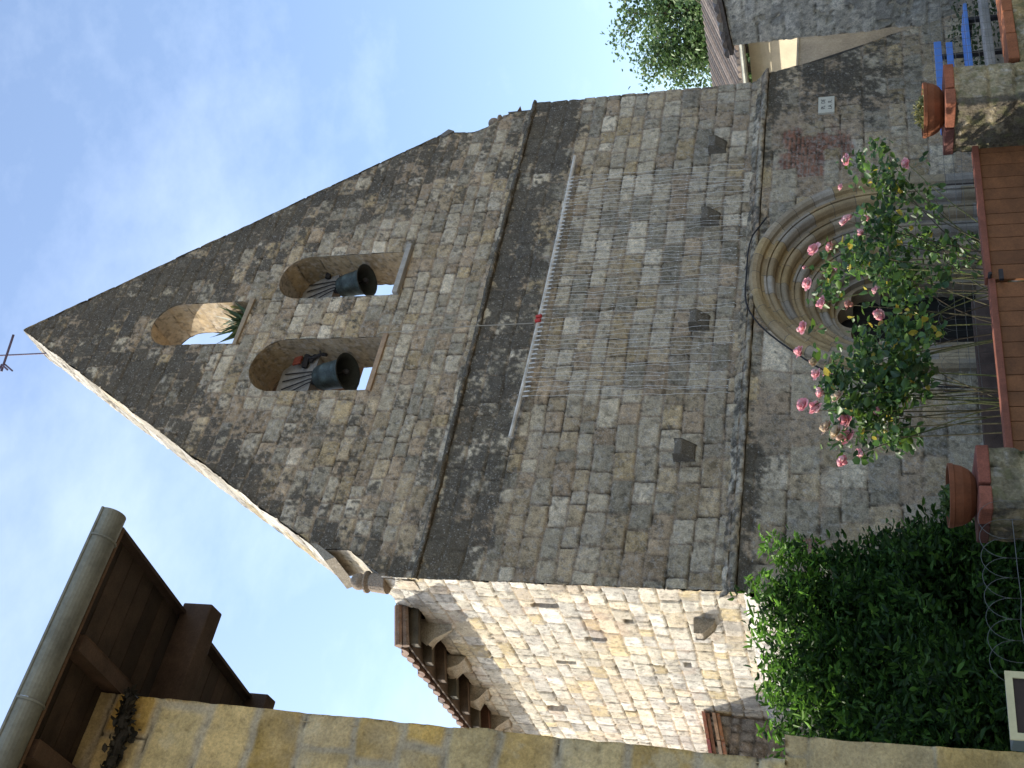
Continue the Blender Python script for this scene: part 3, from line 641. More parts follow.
for (x, y, sx, sy, n) in blobs:
    for i in range(max(3, n//12)):
        c0 = PY(rr.gauss(x, sx*.55), rr.gauss(y, sy*.55), YR+rr.gauss(0, .2)); tips.append(c0)
        for k in range(19): LP.append(c0+np.array((rr.gauss(0, .055), rr.gauss(0, .055), rr.gauss(0, .055))))
BL = []
for q in blooms:
    p = PY(q[0], q[1], YR+rr.uniform(-.22, .12)); BL.append((p, q[2], q[3] if len(q) > 3 else 0)); tips.append(p)
    for k in range(5): LP.append(p+np.array((rr.gauss(0, .03), rr.gauss(0, .03), -.06-rr.random()*.12)))
LP = np.array(LP)
V, Fq, c = leaves(LP, .075, .62, 9, [(.055, .12, .035), (.038, .09, .032), (.085, .17, .04), (.12, .21, .035), (.05, .10, .04)], .25)
r9 = np.random.default_rng(3); yl = np.repeat(r9.random(len(LP)) < .025, 6); c[yl] = np.array((.42, .34, .05))
link_mesh('foliage', V, Fq, M_leaf, rb_, None, c)
b = MB(); roots = [PY(1000, 425, YR), PY(1000, 405, YR+.1), PY(1000, 385, YR), PY(1000, 330, YR+.1), PY(1000, 290, YR), PY(1000, 275, YR-.1)]
for i, tp in enumerate(tips):
    if i % 5 and i < len(tips)-len(BL): continue
    if i >= len(tips)-len(BL) and i % 2: continue
    r0 = min(roots, key=lambda q: abs(q[0]-tp[0]*.6-6.2*.4)+rr.random()*1.2); g = np.array((r0[0], r0[1], 0))
    m1 = g*.55+np.array(tp)*.45+np.array((rr.gauss(0, .1)-.15*(tp[0]-r0[0]), rr.gauss(0, .08), .18)); pts = []
    for t in np.linspace(0, 1, 7): pts.append(g*(1-t)**2+2*m1*t*(1-t)+np.array(tp)*t*t)
    b.tube(pts, [.009-.006*t for t in np.linspace(0, 1, 7)], 5, rr.choice([(.07, .08, .035), (.09, .08, .045), (.055, .045, .03), (.12, .13, .05)]))
b.build('stem', M_bark, rb_)
for (p, s, kd) in BL:
    b = MB(); R = .057*s; pal = {0: [(.80, .40, .43), (.76, .30, .35), (.84, .52, .52)], 1: [(.5, .24, .2), (.42, .2, .16)], 2: [(.60, .48, .33), (.52, .40, .26), (.62, .42, .34)]}[kd]
    ax = _n((rr.gauss(0, .4), -.5+rr.gauss(0, .3), .8)); x_ = _n(np.cross(ax, (.3, .9, .1))); y_ = np.cross(ax, x_)
    for k in range(9):
        o = p+ax*R*.42+np.array([rr.gauss(0, 1) for _ in range(3)])*R*.24
        b.blob(o, (R*.42,)*3, rr.choice(pal), n=7, jit=.22, seed=k)
    for ring, (n_, ra, tilt) in enumerate(((6, .85, .75), (7, 1.0, .2))):
        for k in range(n_):
            t = 2*math.pi*(k+rr.random()*.5)/n_+ring; d = x_*math.cos(t)+y_*math.sin(t); sd = np.cross(ax, d); out = d*math.cos(tilt)+ax*math.sin(tilt)
            o = p+d*R*.2; L = R*ra*rr.uniform(.75, 1.1); w_ = R*.62
            vs = [o-sd*w_*.4, o+sd*w_*.4, o+out*L*.6+sd*w_*.8+ax*R*.15, o+out*L+sd*w_*.4+ax*R*.05, o+out*L-sd*w_*.4+ax*R*.05, o+out*L*.6-sd*w_*.8+ax*R*.15]
            b.add(vs, [(0, 1, 2, 5), (5, 2, 3, 4)], rr.choice(pal))
    b.build('rose_bloom', M_petal, rb_, smooth=True)

# ------------------------------------------------------------------ gate, piers, low wall
def gate_leaf(x0, x1, zt, label):
    t = thing('gate_leaf', label, 'gate', (x0, 6.8, 0), 'leaves of the wooden gate')
    b = MB(); x = x0
    while x < x1-.02:
        w_ = min(random.uniform(.125, .165), x1-x); g = random.uniform(.78, 1.2); b.box((x, 6.78, .05), (x+w_-.005, 6.805, zt-.045), (.16*g, .066*g, .026*g)); x += w_
    b.build('boards', M_gate, t, bevel=.003)
    b = MB(); b.box((x0-.004, 6.752, zt-.05), (x1+.004, 6.845, zt), (.19, .065, .04)); b.build('top_rail', M_gate, t, bevel=.006)
    for z in (.2, .6):
        b = MB(); b.box((x0+.01, 6.807, z), (x1-.01, 6.84, z+.09), (.16, .07, .03)); b.build('cross_rail', M_gate, t, bevel=.004)
    return t
gl = gate_leaf(4.36, 6.155, .745, 'brown board gate leaf meeting the pier that carries the left terracotta bowl')
gr = gate_leaf(6.17, 7.67, .765, 'brown board gate leaf with an iron latch, beside the mossy pier')
b = MB(); b.box((6.12, 6.72, .64), (6.22, 6.744, .67)); b.build('latch', M_iron, gr, colored=False)
b = MB(); b.tube([(6.165, 6.75, .735), (6.165, 6.70, .735)], .014, 8); b.build('knob', M_iron, gr, colored=False)
def rock_box(name, lo, hi, parent, seed, pal, wts, amt, org=None, mossy=None):
    """a block of masonry with rough faces: front, two ends, back, top"""
    (x0, y0, z0), (x1, y1, z1) = lo, hi
    pts = np.array([(x0, y1), (x0, y0), (x1, y0), (x1, y1), (x0, y1)], float); seg = np.hypot(*(pts[1:]-pts[:-1]).T); L = np.concatenate([[0], np.cumsum(seg)])
    dr = (pts[1:]-pts[:-1])/seg[:, None]; nr = np.stack([dr[:, 1], -dr[:, 0]], -1)
    def fm(A, B, r):
        i = np.clip(np.searchsorted(L, A, side='right')-1, 0, 3); x = np.interp(A, L, pts[:, 0]); y = np.interp(A, L, pts[:, 1]); return np.stack([x+nr[i, 0]*r, y+nr[i, 1]*r, B], -1)
    def fd(A, B):
        c, r, d = stone_field(A, B, pal, wts, (.27, .22, .13), seed, (.18, .3), (.25, .5), relief=.02, smear=.8)
        a = amt+0*A
        if mossy: a = a+mossy(np.interp(A, L, pts[:, 0]), B)  # extra stain on one side face: moss, with shade painted in
        return stain(c, a, A, B, seed+2, 1.1), r+.02*(fbm(A, B, 9, seed+5, 3)-.5)
    return grid_surface(name, fm, (0, L[-1]), (z0, z1), .018, M_moss, parent, fd)
TP = [(.30, .24, .13), (.27, .23, .15), (.33, .27, .17)]
def pier(x0, x1, y1, label, seed, mossy, cols):
    t = thing('gate_pier', label, 'pier', ((x0+x1)/2, 6.5, 0), 'stone piers of the gate')
    rock_box('pier_shaft', (x0+.02, 6.33, 0), (x1-.02, y1-.02, .912), t, seed, TP, [2, 2, 1], -.12, mossy=mossy)
    xm = x0+(x1-x0)*.38; ym = (6.3+y1)/2
    for k, (a, c, ya, yb) in enumerate(((xm+.012, x1, 6.3, ym), (x0, xm-.012, 6.3, ym-.02), (x0, xm+.03, ym+.006, y1), (xm+.05, x1, ym+.014, y1))):
        b = MB(); b.box((a, ya, .908), (c, yb, .985), cols[k], jit=.004); b.build('coping_brick', M_brick, t, bevel=.008)
    b = MB(); b.box((x0+.03, 6.34, .88), (x1-.03, y1-.03, .972), (.3, .24, .17)); b.build('mortar_bed', M_moss, t)
    return t
pier(3.83, 4.31, 6.72, 'stone pier left of the gate with red coping bricks, beside the laurel', 201, lambda X, B: .6*(X < 3.9), [(.22, .075, .05), (.24, .085, .055), (.09, .04, .032), (.16, .06, .05)])
pier(7.70, 8.21, 6.86, 'mossy stone pier right of the gate, beside the blue bench', 205, lambda X, B: 1.05*(X < 7.77), [(.25, .085, .045), (.22, .08, .045), (.10, .042, .036), (.16, .06, .05)])  # side face: moss, darkened further to paint in missing shade
lw = thing('garden_wall', 'low ochre stone wall with an orange brick edge right of the mossy pier', 'wall', (10, 6.5, 0))
rock_box('wall_body', (8.22, 6.34, 0), (13.0, 6.54, .385), lw, 209, [(.34, .26, .13), (.31, .25, .15), (.36, .30, .2)], [2, 2, 1], -.1)
x = 8.225
while x < 12.95:
    b = MB(); w_ = random.uniform(.3, .36); g = random.uniform(.8, 1.15); b.box((x, 6.31, .387), (x+w_-.012, 6.56, .47), (.27*g, .10*g, .045*g), jit=.004); b.build('coping_brick', M_brick, lw, bevel=.008); x += w_
def bowl(x, y, z, R, H, label):
    t = thing('flower_bowl', label, 'flower pot', (x, y, z), 'terracotta bowls on the gate piers')
    b = MB(); b.lathe([(.0, 0), (R*.55, 0), (R*.62, .006), (R*.80, H*.22), (R*.92, H*.50), (R*.97, H*.80), (R*1.0, H*.82), (R*1.0, H*.985), (R*.985, H), (R*.93, H), (R*.92, H*.8)], (x, y, z), 40)
    b.build('bowl', M_pot, t, smooth=False, colored=False)
    b = MB(); b.lathe([(R*.925, H*.82), (R*.5, H*.86), (0, H*.88)], (x, y, z), 20, col=(.05, .035, .025)); b.build('soil', M_bark, t); return t
bowl(4.06, 6.52, .986, .21, .165, 'wide terracotta bowl with a small tuft on the left pier')
bowl(7.96, 6.57, .986, .235, .165, 'wide terracotta bowl with pale green growth on the mossy right pier')
def mound(x, y, z, R, h, n, cols, label, seed, size=.035):
    r = np.random.default_rng(seed); a = r.uniform(0, 6.28, n); q = R*np.sqrt(r.random(n)); P = np.stack([x+q*np.cos(a), y+q*np.sin(a), z+h*(1-(q/R)**2)*r.random(n)], -1)
    V, Fq, c = leaves(P, size, .5, seed, cols, -.5); t = link_mesh('bowl_plant', V, Fq, M_leaf, None, (x, y, z), c); tag(t, label, 'plant'); return t
mound(4.02, 6.52, 1.12, .11, .08, 420, [(.08, .13, .03), (.06, .10, .03)], 'small mossy green tuft growing in the left terracotta bowl', 31)
mound(7.96, 6.57, 1.12, .16, .10, 520, [(.20, .20, .07), (.26, .24, .09), (.14, .15, .06)], 'dry yellowish green growth in the right terracotta bowl', 33)

# ------------------------------------------------------------------ wire fences
def loops(x0, x1, y, zt, zb, w_, label, posts=(), wires=()):
    t = thing('wire_fence', label, 'fence', ((x0+x1)/2, y, 0)); b = MB(); x = x0
    while x < x1:
        pts = [(x, y, zb)]+[(x+w_/2-w_/2*math.cos(q), y, zt-w_*.55+w_*.55*math.sin(q)) for q in np.linspace(0, math.pi, 13)]+[(x+w_, y, zb)]
        b.tube(pts, .0016, 4); x += w_*.5
    for z in wires: b.tube([(x0+(x1-x0)*k/6+.0, y+.002, z+random.uniform(-.012, .012)) for k in range(7)], .0022, 4)
    b.build('wire_mesh', M_wire, t, colored=False)
    for px in posts: b = MB(); b.tube([(px, y+.02, 0), (px+.01, y+.02, zt)], .010, 6); b.build('post', M_iron, t, colored=False)
loops(2.55, 3.55, 5.95, 1.04, .1, .25, 'scalloped wire edging in front of the shrub beside the left pier', (), (.86, .55, .3))
loops(6.3, 9.6, 8.5, .98, .1, .27, 'scalloped wire edging behind the rose stems in front of the portal', (9.1, 6.4), (.82, .74, .66, .4))
rf_ = thing('wire_fence', 'square wire mesh fence in front of the blue bench, on a thin dark post', 'fence', (9.4, 6.95, 0))
b = MB()
for i in range(26): b.tube([(8.2+i*.11, 6.95, .05), (8.2+i*.11+.01, 6.95, 1.02)], .0018, 4)
for i in range(10): b.tube([(8.2, 6.95, .08+i*.102), (9.6, 6.96, .08+i*.102+.01), (10.95, 6.95, .08+i*.102)], .0018, 4)
b.build('wire_mesh', M_wire, rf_, colored=False)
for px in (8.25, 10.12): b = MB(); b.tube([(px, 6.96, 0), (px+.02, 6.97, .92)], .012, 6); b.build('post', M_iron, rf_, colored=False)

# ------------------------------------------------------------------ bench
bn = thing('garden_bench', 'bright blue slatted bench behind the mossy pier, in front of the church buttress', 'bench', (11.4, 8.9, 0))
for (y, z, x1, th) in ((9.02, .70, 12.22, .085), (9.0, .575, 12.16, .075)):
    b = MB(); b.box((10.5, y, z), (x1, y+.03, z+th)); b.build('back_slat', M_blue, bn, bevel=.005, colored=False)
for i in range(3): b = MB(); b.box((10.5, 8.55+i*.14, .43), (12.28, 8.55+i*.14+.11, .47)); b.build('seat_slat', M_blue, bn, bevel=.005, colored=False)
for x in (10.7, 11.95):
    b = MB(); b.box((x, 8.56, 0), (x+.05, 8.61, .43)); b.build('leg', M_iron, bn, colored=False)
    b = MB(); b.box((x, 9.05, 0), (x+.05, 9.1, .77)); b.box((x, 8.61, .38), (x+.05, 9.05, .427)); b.build('leg', M_iron, bn, colored=False)
b = MB(); b.box((9.4, 7.9, .30), (12.6, 8.1, .38), (.25, .235, .21)); b.box((9.5, 7.95, 0), (9.6, 8.05, .298), (.2, .19, .17)); b.box((12.3, 7.95, 0), (12.4, 8.05, .298), (.2, .19, .17))
tag(b.build('plank_seat', M_wood, org=(11, 8, 0), bevel=.008), 'low grey weathered plank on short posts in front of the blue bench', 'plank')
sh, D = in_blobs([(11.6, 9.6, .15, 1.1, .35, .4), (12.9, 9.3, .15, .6, .5, .45)], 1500, 41, .3); sh = sh[sh[:, 2] > 0]
V, Fq, c = leaves(sh, .06, .5, 42, [(.04, .07, .025), (.06, .09, .03)], -.2); tag(link_mesh('ground_shrub', V, Fq, M_leaf, None, (11.9, 9.5, 0), c), 'low dark plants growing behind the blue bench', 'plant')
b = MB(); b.box((5.6, 10.9, 0), (9.6, 11.05, .40), (.075, .05, .04), jit=.01); tag(b.build('timber_edging', M_wood, org=(7.6, 11, 0), bevel=.01), 'dark timber bed edging along the foot of the church wall', 'edging')

# ------------------------------------------------------------------ box at the lower left
bxo = thing('post_box', 'cream framed box with a dark sunken panel standing before the shrub', 'box', (1.9, 4.65, 0))
z1 = 1.125; z0 = .92; x0, x1, y0 = 1.745, 2.03, 4.6
b = MB(); b.box((x0, y0+.012, z0), (x1, y0+.13, z1-.012)); b.build('case', mat('grey_green_paint', (.10, .13, .13), .6, .1, 8, .05, 50, 0), bxo, bevel=.004, colored=False)
b = MB(); f = .028
for lo, hi in (((x0, y0, z1-f), (x1, y0+.011, z1)), ((x0, y0, z0), (x1, y0+.011, z0+f)), ((x0, y0, z0+f), (x0+f, y0+.011, z1-f)), ((x1-f, y0, z0+f), (x1, y0+.011, z1-f))): b.box(lo, hi)
b.build('frame', M_cream, bxo, colored=False)
b = MB(); b.box((x0+f, y0+.008, z0+f), (x1-f, y0+.0115, z1-f)); b.build('panel', M_dark, bxo, colored=False)
b = MB(); b.box((x0+.1, y0+.03, 0), (x0+.17, y0+.1, z0)); b.build('post', M_dark, bxo, colored=False)

# ------------------------------------------------------------------ stone house on the left
hs_ = thing('stone_house', 'honey coloured stone house with deep timber eaves and a zinc gutter, near left', 'house', (0, 7, 0))
HP = [(.50, .345, .135), (.52, .38, .175), (.50, .33, .105), (.47, .35, .17), (.54, .415, .21)]
def house_field(A, B):
    c, r, d = stone_field(A, B, HP, [2, 2, 1.2, 1, 1.4], (.42, .35, .24), 301, (.28, .36), (.40, .7), (.012, .045), relief=.014, smear=.6, lich=.15)
    n = fbm(A, B, 7, 305, 4); k = sst(n, .63, .72)*.6; c = c*(1-k[..., None])+np.array((.52, .43, .27))*k[..., None]
    p = sst(fbm(A, B, 18, 307, 3), .73, .78); return c*(1-.25*p[..., None]), r*.8-.004*p
hx = lambda B: 1.925+(B-2.2)*.0125
grid_surface('wall', front(5.6), (-1.2, 2.05), (1.9, 6.2), .012, M_lime, hs_, house_field, lambda A, B: A-hx(B)+(fbm(B, A*0, 2.5, 311, 4)-.5)*.035)
b = MB(); b.prism([(5.6, 0), (9.6, 0), (9.6, 6.75), (5.6, 6.1)], 'x', 1.90, 1.905, (.38, .3, .18)); b.prism([(5.6, 0), (9.6, 0), (9.6, 6.75), (5.6, 6.1)], 'x', -4.0, -3.99, (.38, .3, .18)); b.box((-3.98, 9.5, 0), (1.89, 9.59, 6.7), (.38, .3, .18)); b.box((-3.9, 9.61, 0), (2.2, 14.0, 3.5), (.38, .3, .18)); b.prism([(9.61, 3.502), (14.2, 3.502), (14.2, 3.62), (9.61, 3.9)], 'x', -4.0, 2.35, (.27, .15, .1))
b.box((-3.98, 5.61, 0), (-1.21, 5.7, 6.1), (.38, .3, .18)); b.box((-1.2, 5.62, 0), (1.88, 5.7, 6.1), (.38, .3, .18)); b.build('rear_wall', M_lime, hs_)
def pl_field(A, B):
    c, r, d = stone_field(A, B, HP, [2, 2, 1.2, 1, 1.4], (.40, .33, .21), 331, (.5, .7), (.5, .8), (.004, .012), relief=.015, smear=.6, lich=.15); return c*.9, r
grid_surface('plinth', front(5.45), (-1.2, 2.05), (0, 2.05), .014, M_lime, hs_, pl_field, lambda A, B: np.maximum(A-(1.995+.02*(1-B/2)), B-2.045)+(fbm(A, B, 3, 341, 4)-.5)*.025)
b = MB(); b.box((-1.2, 5.46, 0), (1.98, 5.615, 2.03), (.36, .29, .17)); b.build('plinth_core', M_lime, hs_)
RS = .167
def hz(y): return 6.03+RS*(y-4.96)
rt = MB()
for i in range(3):
    pass
rt.prism([(4.98, hz(4.98)+.03), (4.98, hz(4.98)+.055), (9.8, hz(9.8)+.055), (9.8, hz(9.8)+.03)], 'x', -4.2, 2.76, (.2, .13, .1))
for i in range(30):            # canal tiles running up the slope
    x = 2.69-i*.22; n = 6; vs = []
    for j in range(9):
        y0 = 5.03+j*.52; y1 = y0+.57; vs = []
        for (y, lift) in ((y0, .03), (y1, .0)):
            for k in range(n+1): t = math.pi*k/n; vs.append((x+.105*math.cos(t), y, hz(y)+.055+lift+.085*math.sin(t)))
        rt.add(vs, [(k, n+1+k, n+2+k, k+1) for k in range(n)]+[tuple(range(n+1))], random.choice([(.27, .15, .10), (.22, .13, .10), (.3, .19, .14)]))
hr = rt.build('roof', M_tile, hs_)
bd = MB()
for i in range(26):           # boarding, seen from below
    y = 4.98+i*.18; g = random.uniform(.6, 1.3); bd.add([(-4.2, y, hz(y)), (2.75, y, hz(y)), (2.75, y+.172, hz(y+.172)), (-4.2, y+.172, hz(y+.172)), (-4.2, y, hz(y)+.02), (2.75, y, hz(y)+.02), (2.75, y+.172, hz(y+.172)+.02), (-4.2, y+.172, hz(y+.172)+.02)],
        [(3, 2, 1, 0), (4, 5, 6, 7), (0, 1, 5, 4), (1, 2, 6, 5), (2, 3, 7, 6), (3, 0, 4, 7)], (.05*g, .033*g, .022*g))
bd.build('soffit_boards', M_wood, hr)
for j in range(9):
    y0 = 5.0+j*.53; b = MB(); b.prism([(y0, hz(y0)+.0), (y0+.56, hz(y0+.56)-.02), (y0+.56, hz(y0+.56)+.03), (y0, hz(y0)+.075)], 'x', 2.777+random.uniform(0, .006), 2.80+random.uniform(0, .02), (.11, .075, .065)); b.build('verge_tile', M_tile, hr)
b = MB(); b.box((-4.2, 4.955, hz(4.96)-.09), (2.76, 4.978, hz(4.96)+.05), (.13, .078, .047)); b.build('fascia', M_wood, hr, bevel=.004)
for (y0, y1, dx) in ((4.98, 6.62, 0), (6.64, 8.4, .015), (8.42, 9.7, 0)):
    b = MB(); b.prism([(y0, hz(y0)-.07), (y1, hz(y1)-.07), (y1, hz(y1)+.045), (y0, hz(y0)+.045)], 'x', 2.751+dx, 2.775+dx, (.055, .036, .028)); b.build('verge_board', M_wood, hr, bevel=.004)
for x in (2.03, 1.42, .8, .2, -.5):
    b = MB(); b.prism([(5.0, hz(5.0)-.12), (5.72, hz(5.72)-.12), (5.72, hz(5.72)-.004), (5.0, hz(5.0)-.004)], 'x', x-.05, x+.05, (.08, .05, .034)); b.build('rafter', M_wood, hr, bevel=.008)
for (y, z0, z1, x1) in ((6.13, 5.97, 6.20, 2.84), (7.72, 6.28, 6.47, 2.82)):
    b = MB(); b.box((1.5, y, z0), (x1, y+.16, z1), (.066, .043, .031)); b.build('purlin', M_wood, hr, bevel=.012)
b = MB(); b.box((1.90, 5.63, 6.06), (2.02, 5.75, 6.17), (.045, .035, .03)); b.build('wall_plate', M_wood, hr, bevel=.01)
# gutter: open half round, with beads and brackets
GY, GZ, GR = 4.87, 5.99, .088
def gpts(r): return [(GY+r*math.cos(t), GZ+r*math.sin(t)) for t in np.linspace(math.pi, 2*math.pi, 15)]
b = MB(); o_, i_ = gpts(GR), gpts(GR-.004); n = 15
for x0, x1 in ((-4.2, -.3), (-.298, 1.63), (1.632, 2.80)):
    vs = [(x0, y, z) for y, z in o_]+[(x1, y, z) for y, z in o_]+[(x0, y, z) for y, z in i_]+[(x1, y, z) for y, z in i_]
    b.add(vs, [(k, k+1, n+k+1, n+k) for k in range(n-1)]+[(2*n+k, 3*n+k, 3*n+k+1, 2*n+k+1) for k in range(n-1)])
b.tube([(-4.2, GY-GR, GZ+.006), (2.80, GY-GR, GZ+.006)], .010, 8)
b.add([(2.80, y, z) for y, z in o_], [tuple(range(n))]); gt = b.build('gutter', M_zinc, hs_, colored=False)
for x in (2.62, 1.62, .55, -.45):
    b = MB(); q = gpts(GR+.004); b.tube([(x, y, z) for y, z in q], .007, 6); b.build('gutter_bracket', M_zinc, gt, colored=False)
# dead creeper hanging along the wall head
cr = MB(); pts = [PY(128, 694, 5.55), PY(131, 700, 5.52), PY(126, 712, 5.53), PY(122, 722, 5.52), PY(124, 734, 5.53), PY(118, 744, 5.52), PY(114, 756, 5.53), PY(109, 770, 5.52), PY(104, 786, 5.52)]
cr.tube([tuple(p) for p in pts], [.012]+[.03]*7+[.03], 7, (.03, .026, .022)); cr.tube([tuple(p+np.array((.02, .01, .03))) for p in pts], .018, 6, (.035, .03, .024))
tw = thing('dead_creeper', 'dark dry creeper strand hanging along the top of the stone house wall', 'plant', tuple(pts[0])); cr.build('stem', M_bark, tw)
P = np.array([pts[i]*(1-t)+pts[i+1]*t+RN.normal(0, .022, 3) for i in range(8) for t in np.linspace(0, 1, 26)]); P[:, 1] = np.minimum(P[:, 1], 5.565)
V, Fq, c = leaves(P, .05, .6, 52, [(.03, .028, .022), (.045, .04, .03), (.02, .02, .018)], .3); link_mesh('foliage', V, Fq, M_leaf, tw, None, c)

# ------------------------------------------------------------------ lean-to against the side wall
an = thing('lean_to', 'small rubble stone lean-to with a tiled edge against the sunlit side wall', 'outbuilding', (5.2, 16.5, 0))
def ann_z(x): return 3.90-(6.05-x)*.24
def ann_field(A, B):
    c, r, d = stone_field(A, B, [(.33, .3, .26), (.27, .22, .17), (.4, .37, .31)], [1, 1, 1], (.19, .165, .14), 401, (.14, .26), (.14, .34), (.012, .03), relief=.05, smear=.2); return c, r
grid_surface('front_wall', front(15.92), (4.2, 6.02), (0, 3.9), .03, M_stone, an, ann_field, lambda A, B: B-ann_z(A))
b = MB(); b.box((4.2, 15.95, 0), (4.25, 18.8, 3.4), (.3, .26, .2)); b.build('end_wall', M_stone, an)
b = MB()
b.add([(6.05, 15.86, ann_z(6.05)), (4.05, 15.86, ann_z(4.05)), (4.05, 18.9, ann_z(4.05)), (6.05, 18.9, ann_z(6.05)), (6.05, 15.86, ann_z(6.05)+.05), (4.05, 15.86, ann_z(4.05)+.05), (4.05, 18.9, ann_z(4.05)+.05), (6.05, 18.9, ann_z(6.05)+.05)],
      [(3, 2, 1, 0), (4, 5, 6, 7), (0, 1, 5, 4), (1, 2, 6, 5), (2, 3, 7, 6), (3, 0, 4, 7)], (.3, .16, .11))
for j, (dz, cl) in enumerate(((.06, (.34, .17, .12)), (-.09, (.42, .34, .26)), (-.15, (.33, .15, .10)))):
    for i in range(5): x1 = 6.05-i*.41; x0 = x1-.40; b.add([(x0, 15.80+.02*j, ann_z(x0)+dz), (x1, 15.80+.02*j, ann_z(x1)+dz), (x1, 16.1, ann_z(x1)+dz), (x0, 16.1, ann_z(x0)+dz), (x0, 15.80+.02*j, ann_z(x0)+dz+.05), (x1, 15.80+.02*j, ann_z(x1)+dz+.05), (x1, 16.1, ann_z(x1)+dz+.05), (x0, 16.1, ann_z(x0)+dz+.05)],
        [(3, 2, 1, 0), (4, 5, 6, 7), (0, 1, 5, 4), (1, 2, 6, 5), (2, 3, 7, 6), (3, 0, 4, 7)], tuple(q*random.uniform(.8, 1.2) for q in cl))
b.build('roof', M_tile, an)

# ------------------------------------------------------------------ houses on the right
ha = thing('rendered_house', 'grey rough rendered house wall with a tiled roof edge at the right of the church', 'house', (22, 9, 0))
b = MB(); XA = 18.0 
b.prism([(12.86, 0), (12.9, 3.95), (4.6, 4.62), (4.6, 0)], 'x', XA, 23.5); b.build('wall_core', M_render, ha, colored=False)
def ra_field(A, B):
    c, r, d = stone_field(A, B, [(.66, .60, .49), (.60, .555, .47), (.70, .63, .51)], [2, 1, 1], (.66, .60, .49), 501, (.2, .32), (.25, .6), (.004, .02), relief=.03, smear=1.0)
    p = sst(fbm(A, B, 5.5, 503, 4), .60, .68); return c*(1-.28*p[..., None]), r-.04*p
grid_surface('wall', lambda A, B, r: np.stack([XA-.02-r, A, B], -1), (4.6, 12.9), (0, 4.7), .035, M_stone, ha, ra_field, lambda A, B: np.maximum(B-(3.95+(12.9-A)*.0807), A-12.88)+(fbm(A, B, 2, 507, 3)-.5)*.04)
b = MB()
for i in range(44):
    y = 13.0-i*.2; z = 3.97+(12.9-y)*.083; n = 6; vs = []
    for x in (XA-.12, 22.0):
        for k in range(n+1): t = math.pi*k/n; vs.append((x, y+.10*math.cos(t), z+.10+(x-XA)*.2+.085*math.sin(t)))
    b.add(vs, [(k, k+1, n+2+k, n+1+k) for k in range(n)]+[tuple(range(n+1))], random.choice([(.22, .17, .13), (.28, .2, .14), (.18, .15, .13), (.33, .28, .22)]))
b.prism([(13.05, 3.96), (13.05, 4.03), (4.6, 4.71), (4.6, 4.64)], 'x', XA-.10, 22.0, (.16, .13, .11)); b.build('roof', M_tile, ha)
hbq = thing('cream_house', 'cream rendered house with rafters, gutter and ridged tile roof behind the church corner', 'house', (26, 18, 0)); XBq = 24.0
b = MB(); b.box((XBq, 14.6, 0), (XBq+6, 21.0, 4.35)); b.build('wall', M_render2, hbq, colored=False)
b = MB(); ze = 4.42
for i in range(34):
    y = 21.2-i*.215; n = 6; vs = []
    for x in (XBq-.52, XBq+3.2):
        for k in range(n+1): t = math.pi*k/n; vs.append((x, y+.10*math.cos(t), ze+.12+(x-XBq+.52)*.34+.09*math.sin(t)))
    b.add(vs, [(k, k+1, n+2+k, n+1+k) for k in range(n)]+[tuple(range(n+1))], random.choice([(.13, .10, .08), (.17, .13, .10), (.10, .085, .075), (.21, .17, .14)]))
b.prism([(XBq-.52, ze+.06), (XBq-.52, ze+.12), (XBq+3.2, ze+.12+3.72*.34), (XBq+3.2, ze+.06+3.72*.34)], 'y', 14.2, 21.3, (.12, .09, .07))
rq = b.build('roof', M_tile, hbq)
for i in range(12):
    y = 21.0-i*.58
    q = MB(); q.prism([(XBq-.48, ze-.12), (XBq-.48, ze+.06), (XBq+.1, ze+.26), (XBq+.1, ze+.08)], 'y', y, y+.2, (.06, .045, .035)); q.build('rafter', M_wood, rq)
b = MB(); b.tube([(XBq-.60, 14.2, ze+.02), (XBq-.60, 21.3, ze+.02)], .075, 10); b.build('gutter', M_zinc, hbq, colored=False)

yw = thing('yard_wall', 'tall plain grey rendered yard wall between the church buttress and the cream house', 'wall', (20, 16.5, 0))
M_yard = mat('grey_render', (.34, .32, .275), .95, .2, 2.2, .2, 28, .6, .02)
b = MB(); b.box((15.7, 16.3, 0), (23.95, 16.6, 3.02)); b.build('wall_body', M_yard, yw, colored=False)
b = MB(); b.box((15.7, 16.26, 3.022), (23.95, 16.64, 3.07)); b.build('coping', M_yard, yw, colored=False)

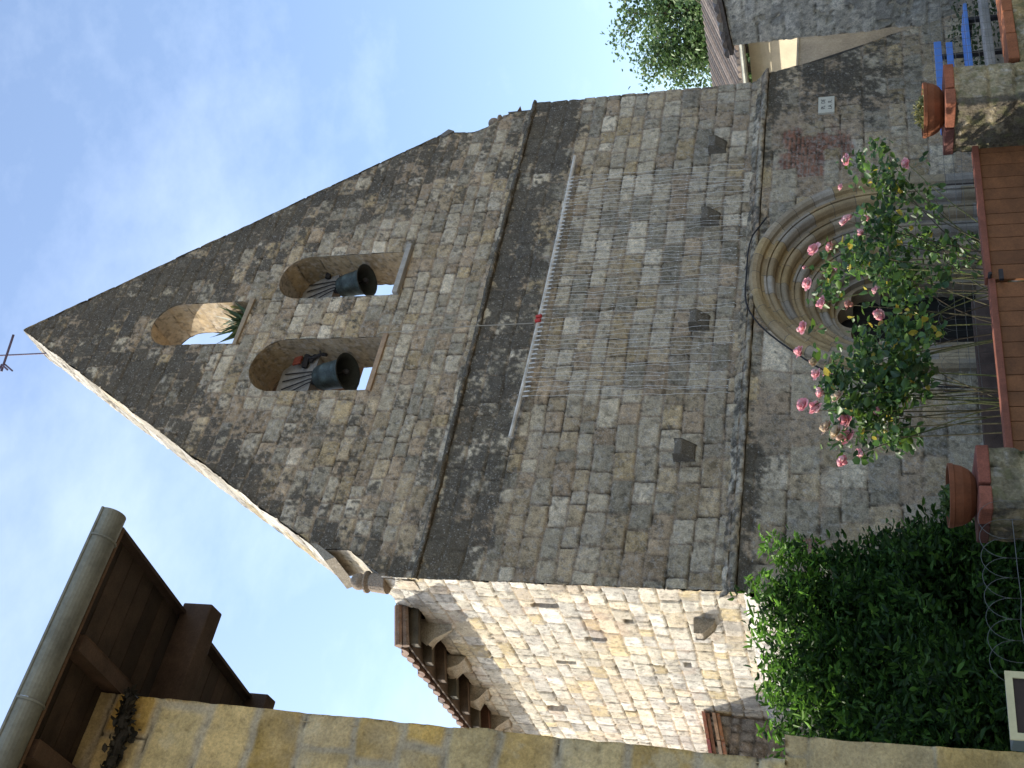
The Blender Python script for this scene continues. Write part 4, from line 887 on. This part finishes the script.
# ------------------------------------------------------------------ tree behind
TX, TY = 37.0, 25.0
tree = thing('broadleaf_tree', 'light green leafy tree rising behind the tiled roofs at the right', 'tree', (TX, TY, 0))
b = MB(); tp = [(TX, TY, 0), (TX+.1, TY, 2.5), (TX-.1, TY+.1, 5)]
b.tube(tp, [.32, .26, .2], 10, (.12, .10, .08)); CL = []; rt_ = random.Random(5)
for i in range(34):
    a = rt_.uniform(0, 6.28); el = rt_.uniform(.15, 1.4); L = rt_.uniform(3.2, 6.0); d = np.array((math.cos(a)*math.cos(el)*.95, math.sin(a)*math.cos(el)*.95, math.sin(el)))
    p0 = np.array((TX-.05, TY+.05, rt_.uniform(3.2, 5))); pts = [p0+d*L*t+np.array((rt_.gauss(0, .15), rt_.gauss(0, .15), -.25*t*t)) for t in np.linspace(0, 1, 6)]
    b.tube(pts, [.10, .08, .06, .045, .03, .012], 6, (.13, .10, .08))
    for t in (2, 3, 4, 5):
        for k in range(3):
            e = pts[t]+np.array((rt_.gauss(0, .55), rt_.gauss(0, .55), rt_.gauss(0, .4))); b.tube([pts[t], (pts[t]+e)/2+np.array((0, 0, .1)), e], [.03, .02, .008], 5, (.14, .11, .085)); CL.append(e)
b.build('trunk', M_bark, tree)
PP = np.concatenate([np.array(c)+RN.normal(0, .38, (190, 3))*np.array((1, 1, .8)) for c in CL])
V, Fq, c = leaves(PP, .155, .6, 61, [(.085, .15, .045), (.11, .19, .06), (.06, .115, .04), (.15, .22, .09)], .2); link_mesh('crown', V, Fq, M_leaf, tree, None, c)

# ------------------------------------------------------------------ plant in the top opening
wp = thing('wild_tuft', 'spiky green wild plant growing on the sill of the top opening', 'plant', (10.98, 12.5, 11.55))
P = []; V = []; Fq = []; b = MB(); r5 = random.Random(9)
for i in range(95):
    a = r5.uniform(0, 6.28); o = np.array((10.98+r5.gauss(0, .06), 12.45+r5.gauss(0, .12), 11.56)); d = np.array((math.cos(a)*.28, math.sin(a)*.25, 1.0)); L = r5.uniform(.25, .85); s_ = np.array((-math.sin(a), math.cos(a), 0))*.011
    p1 = o+d*L*.5; p2 = o+d*L+np.array((math.cos(a)*.1, math.sin(a)*.1, -.06)); b.add([o-s_, o+s_, p1+s_, p2, p1-s_], [(0, 1, 2, 3), (0, 3, 4)], r5.choice([(.06, .12, .03), (.09, .15, .04), (.16, .17, .06), (.05, .09, .03)]))
b.build('leaves', M_leaf, wp)
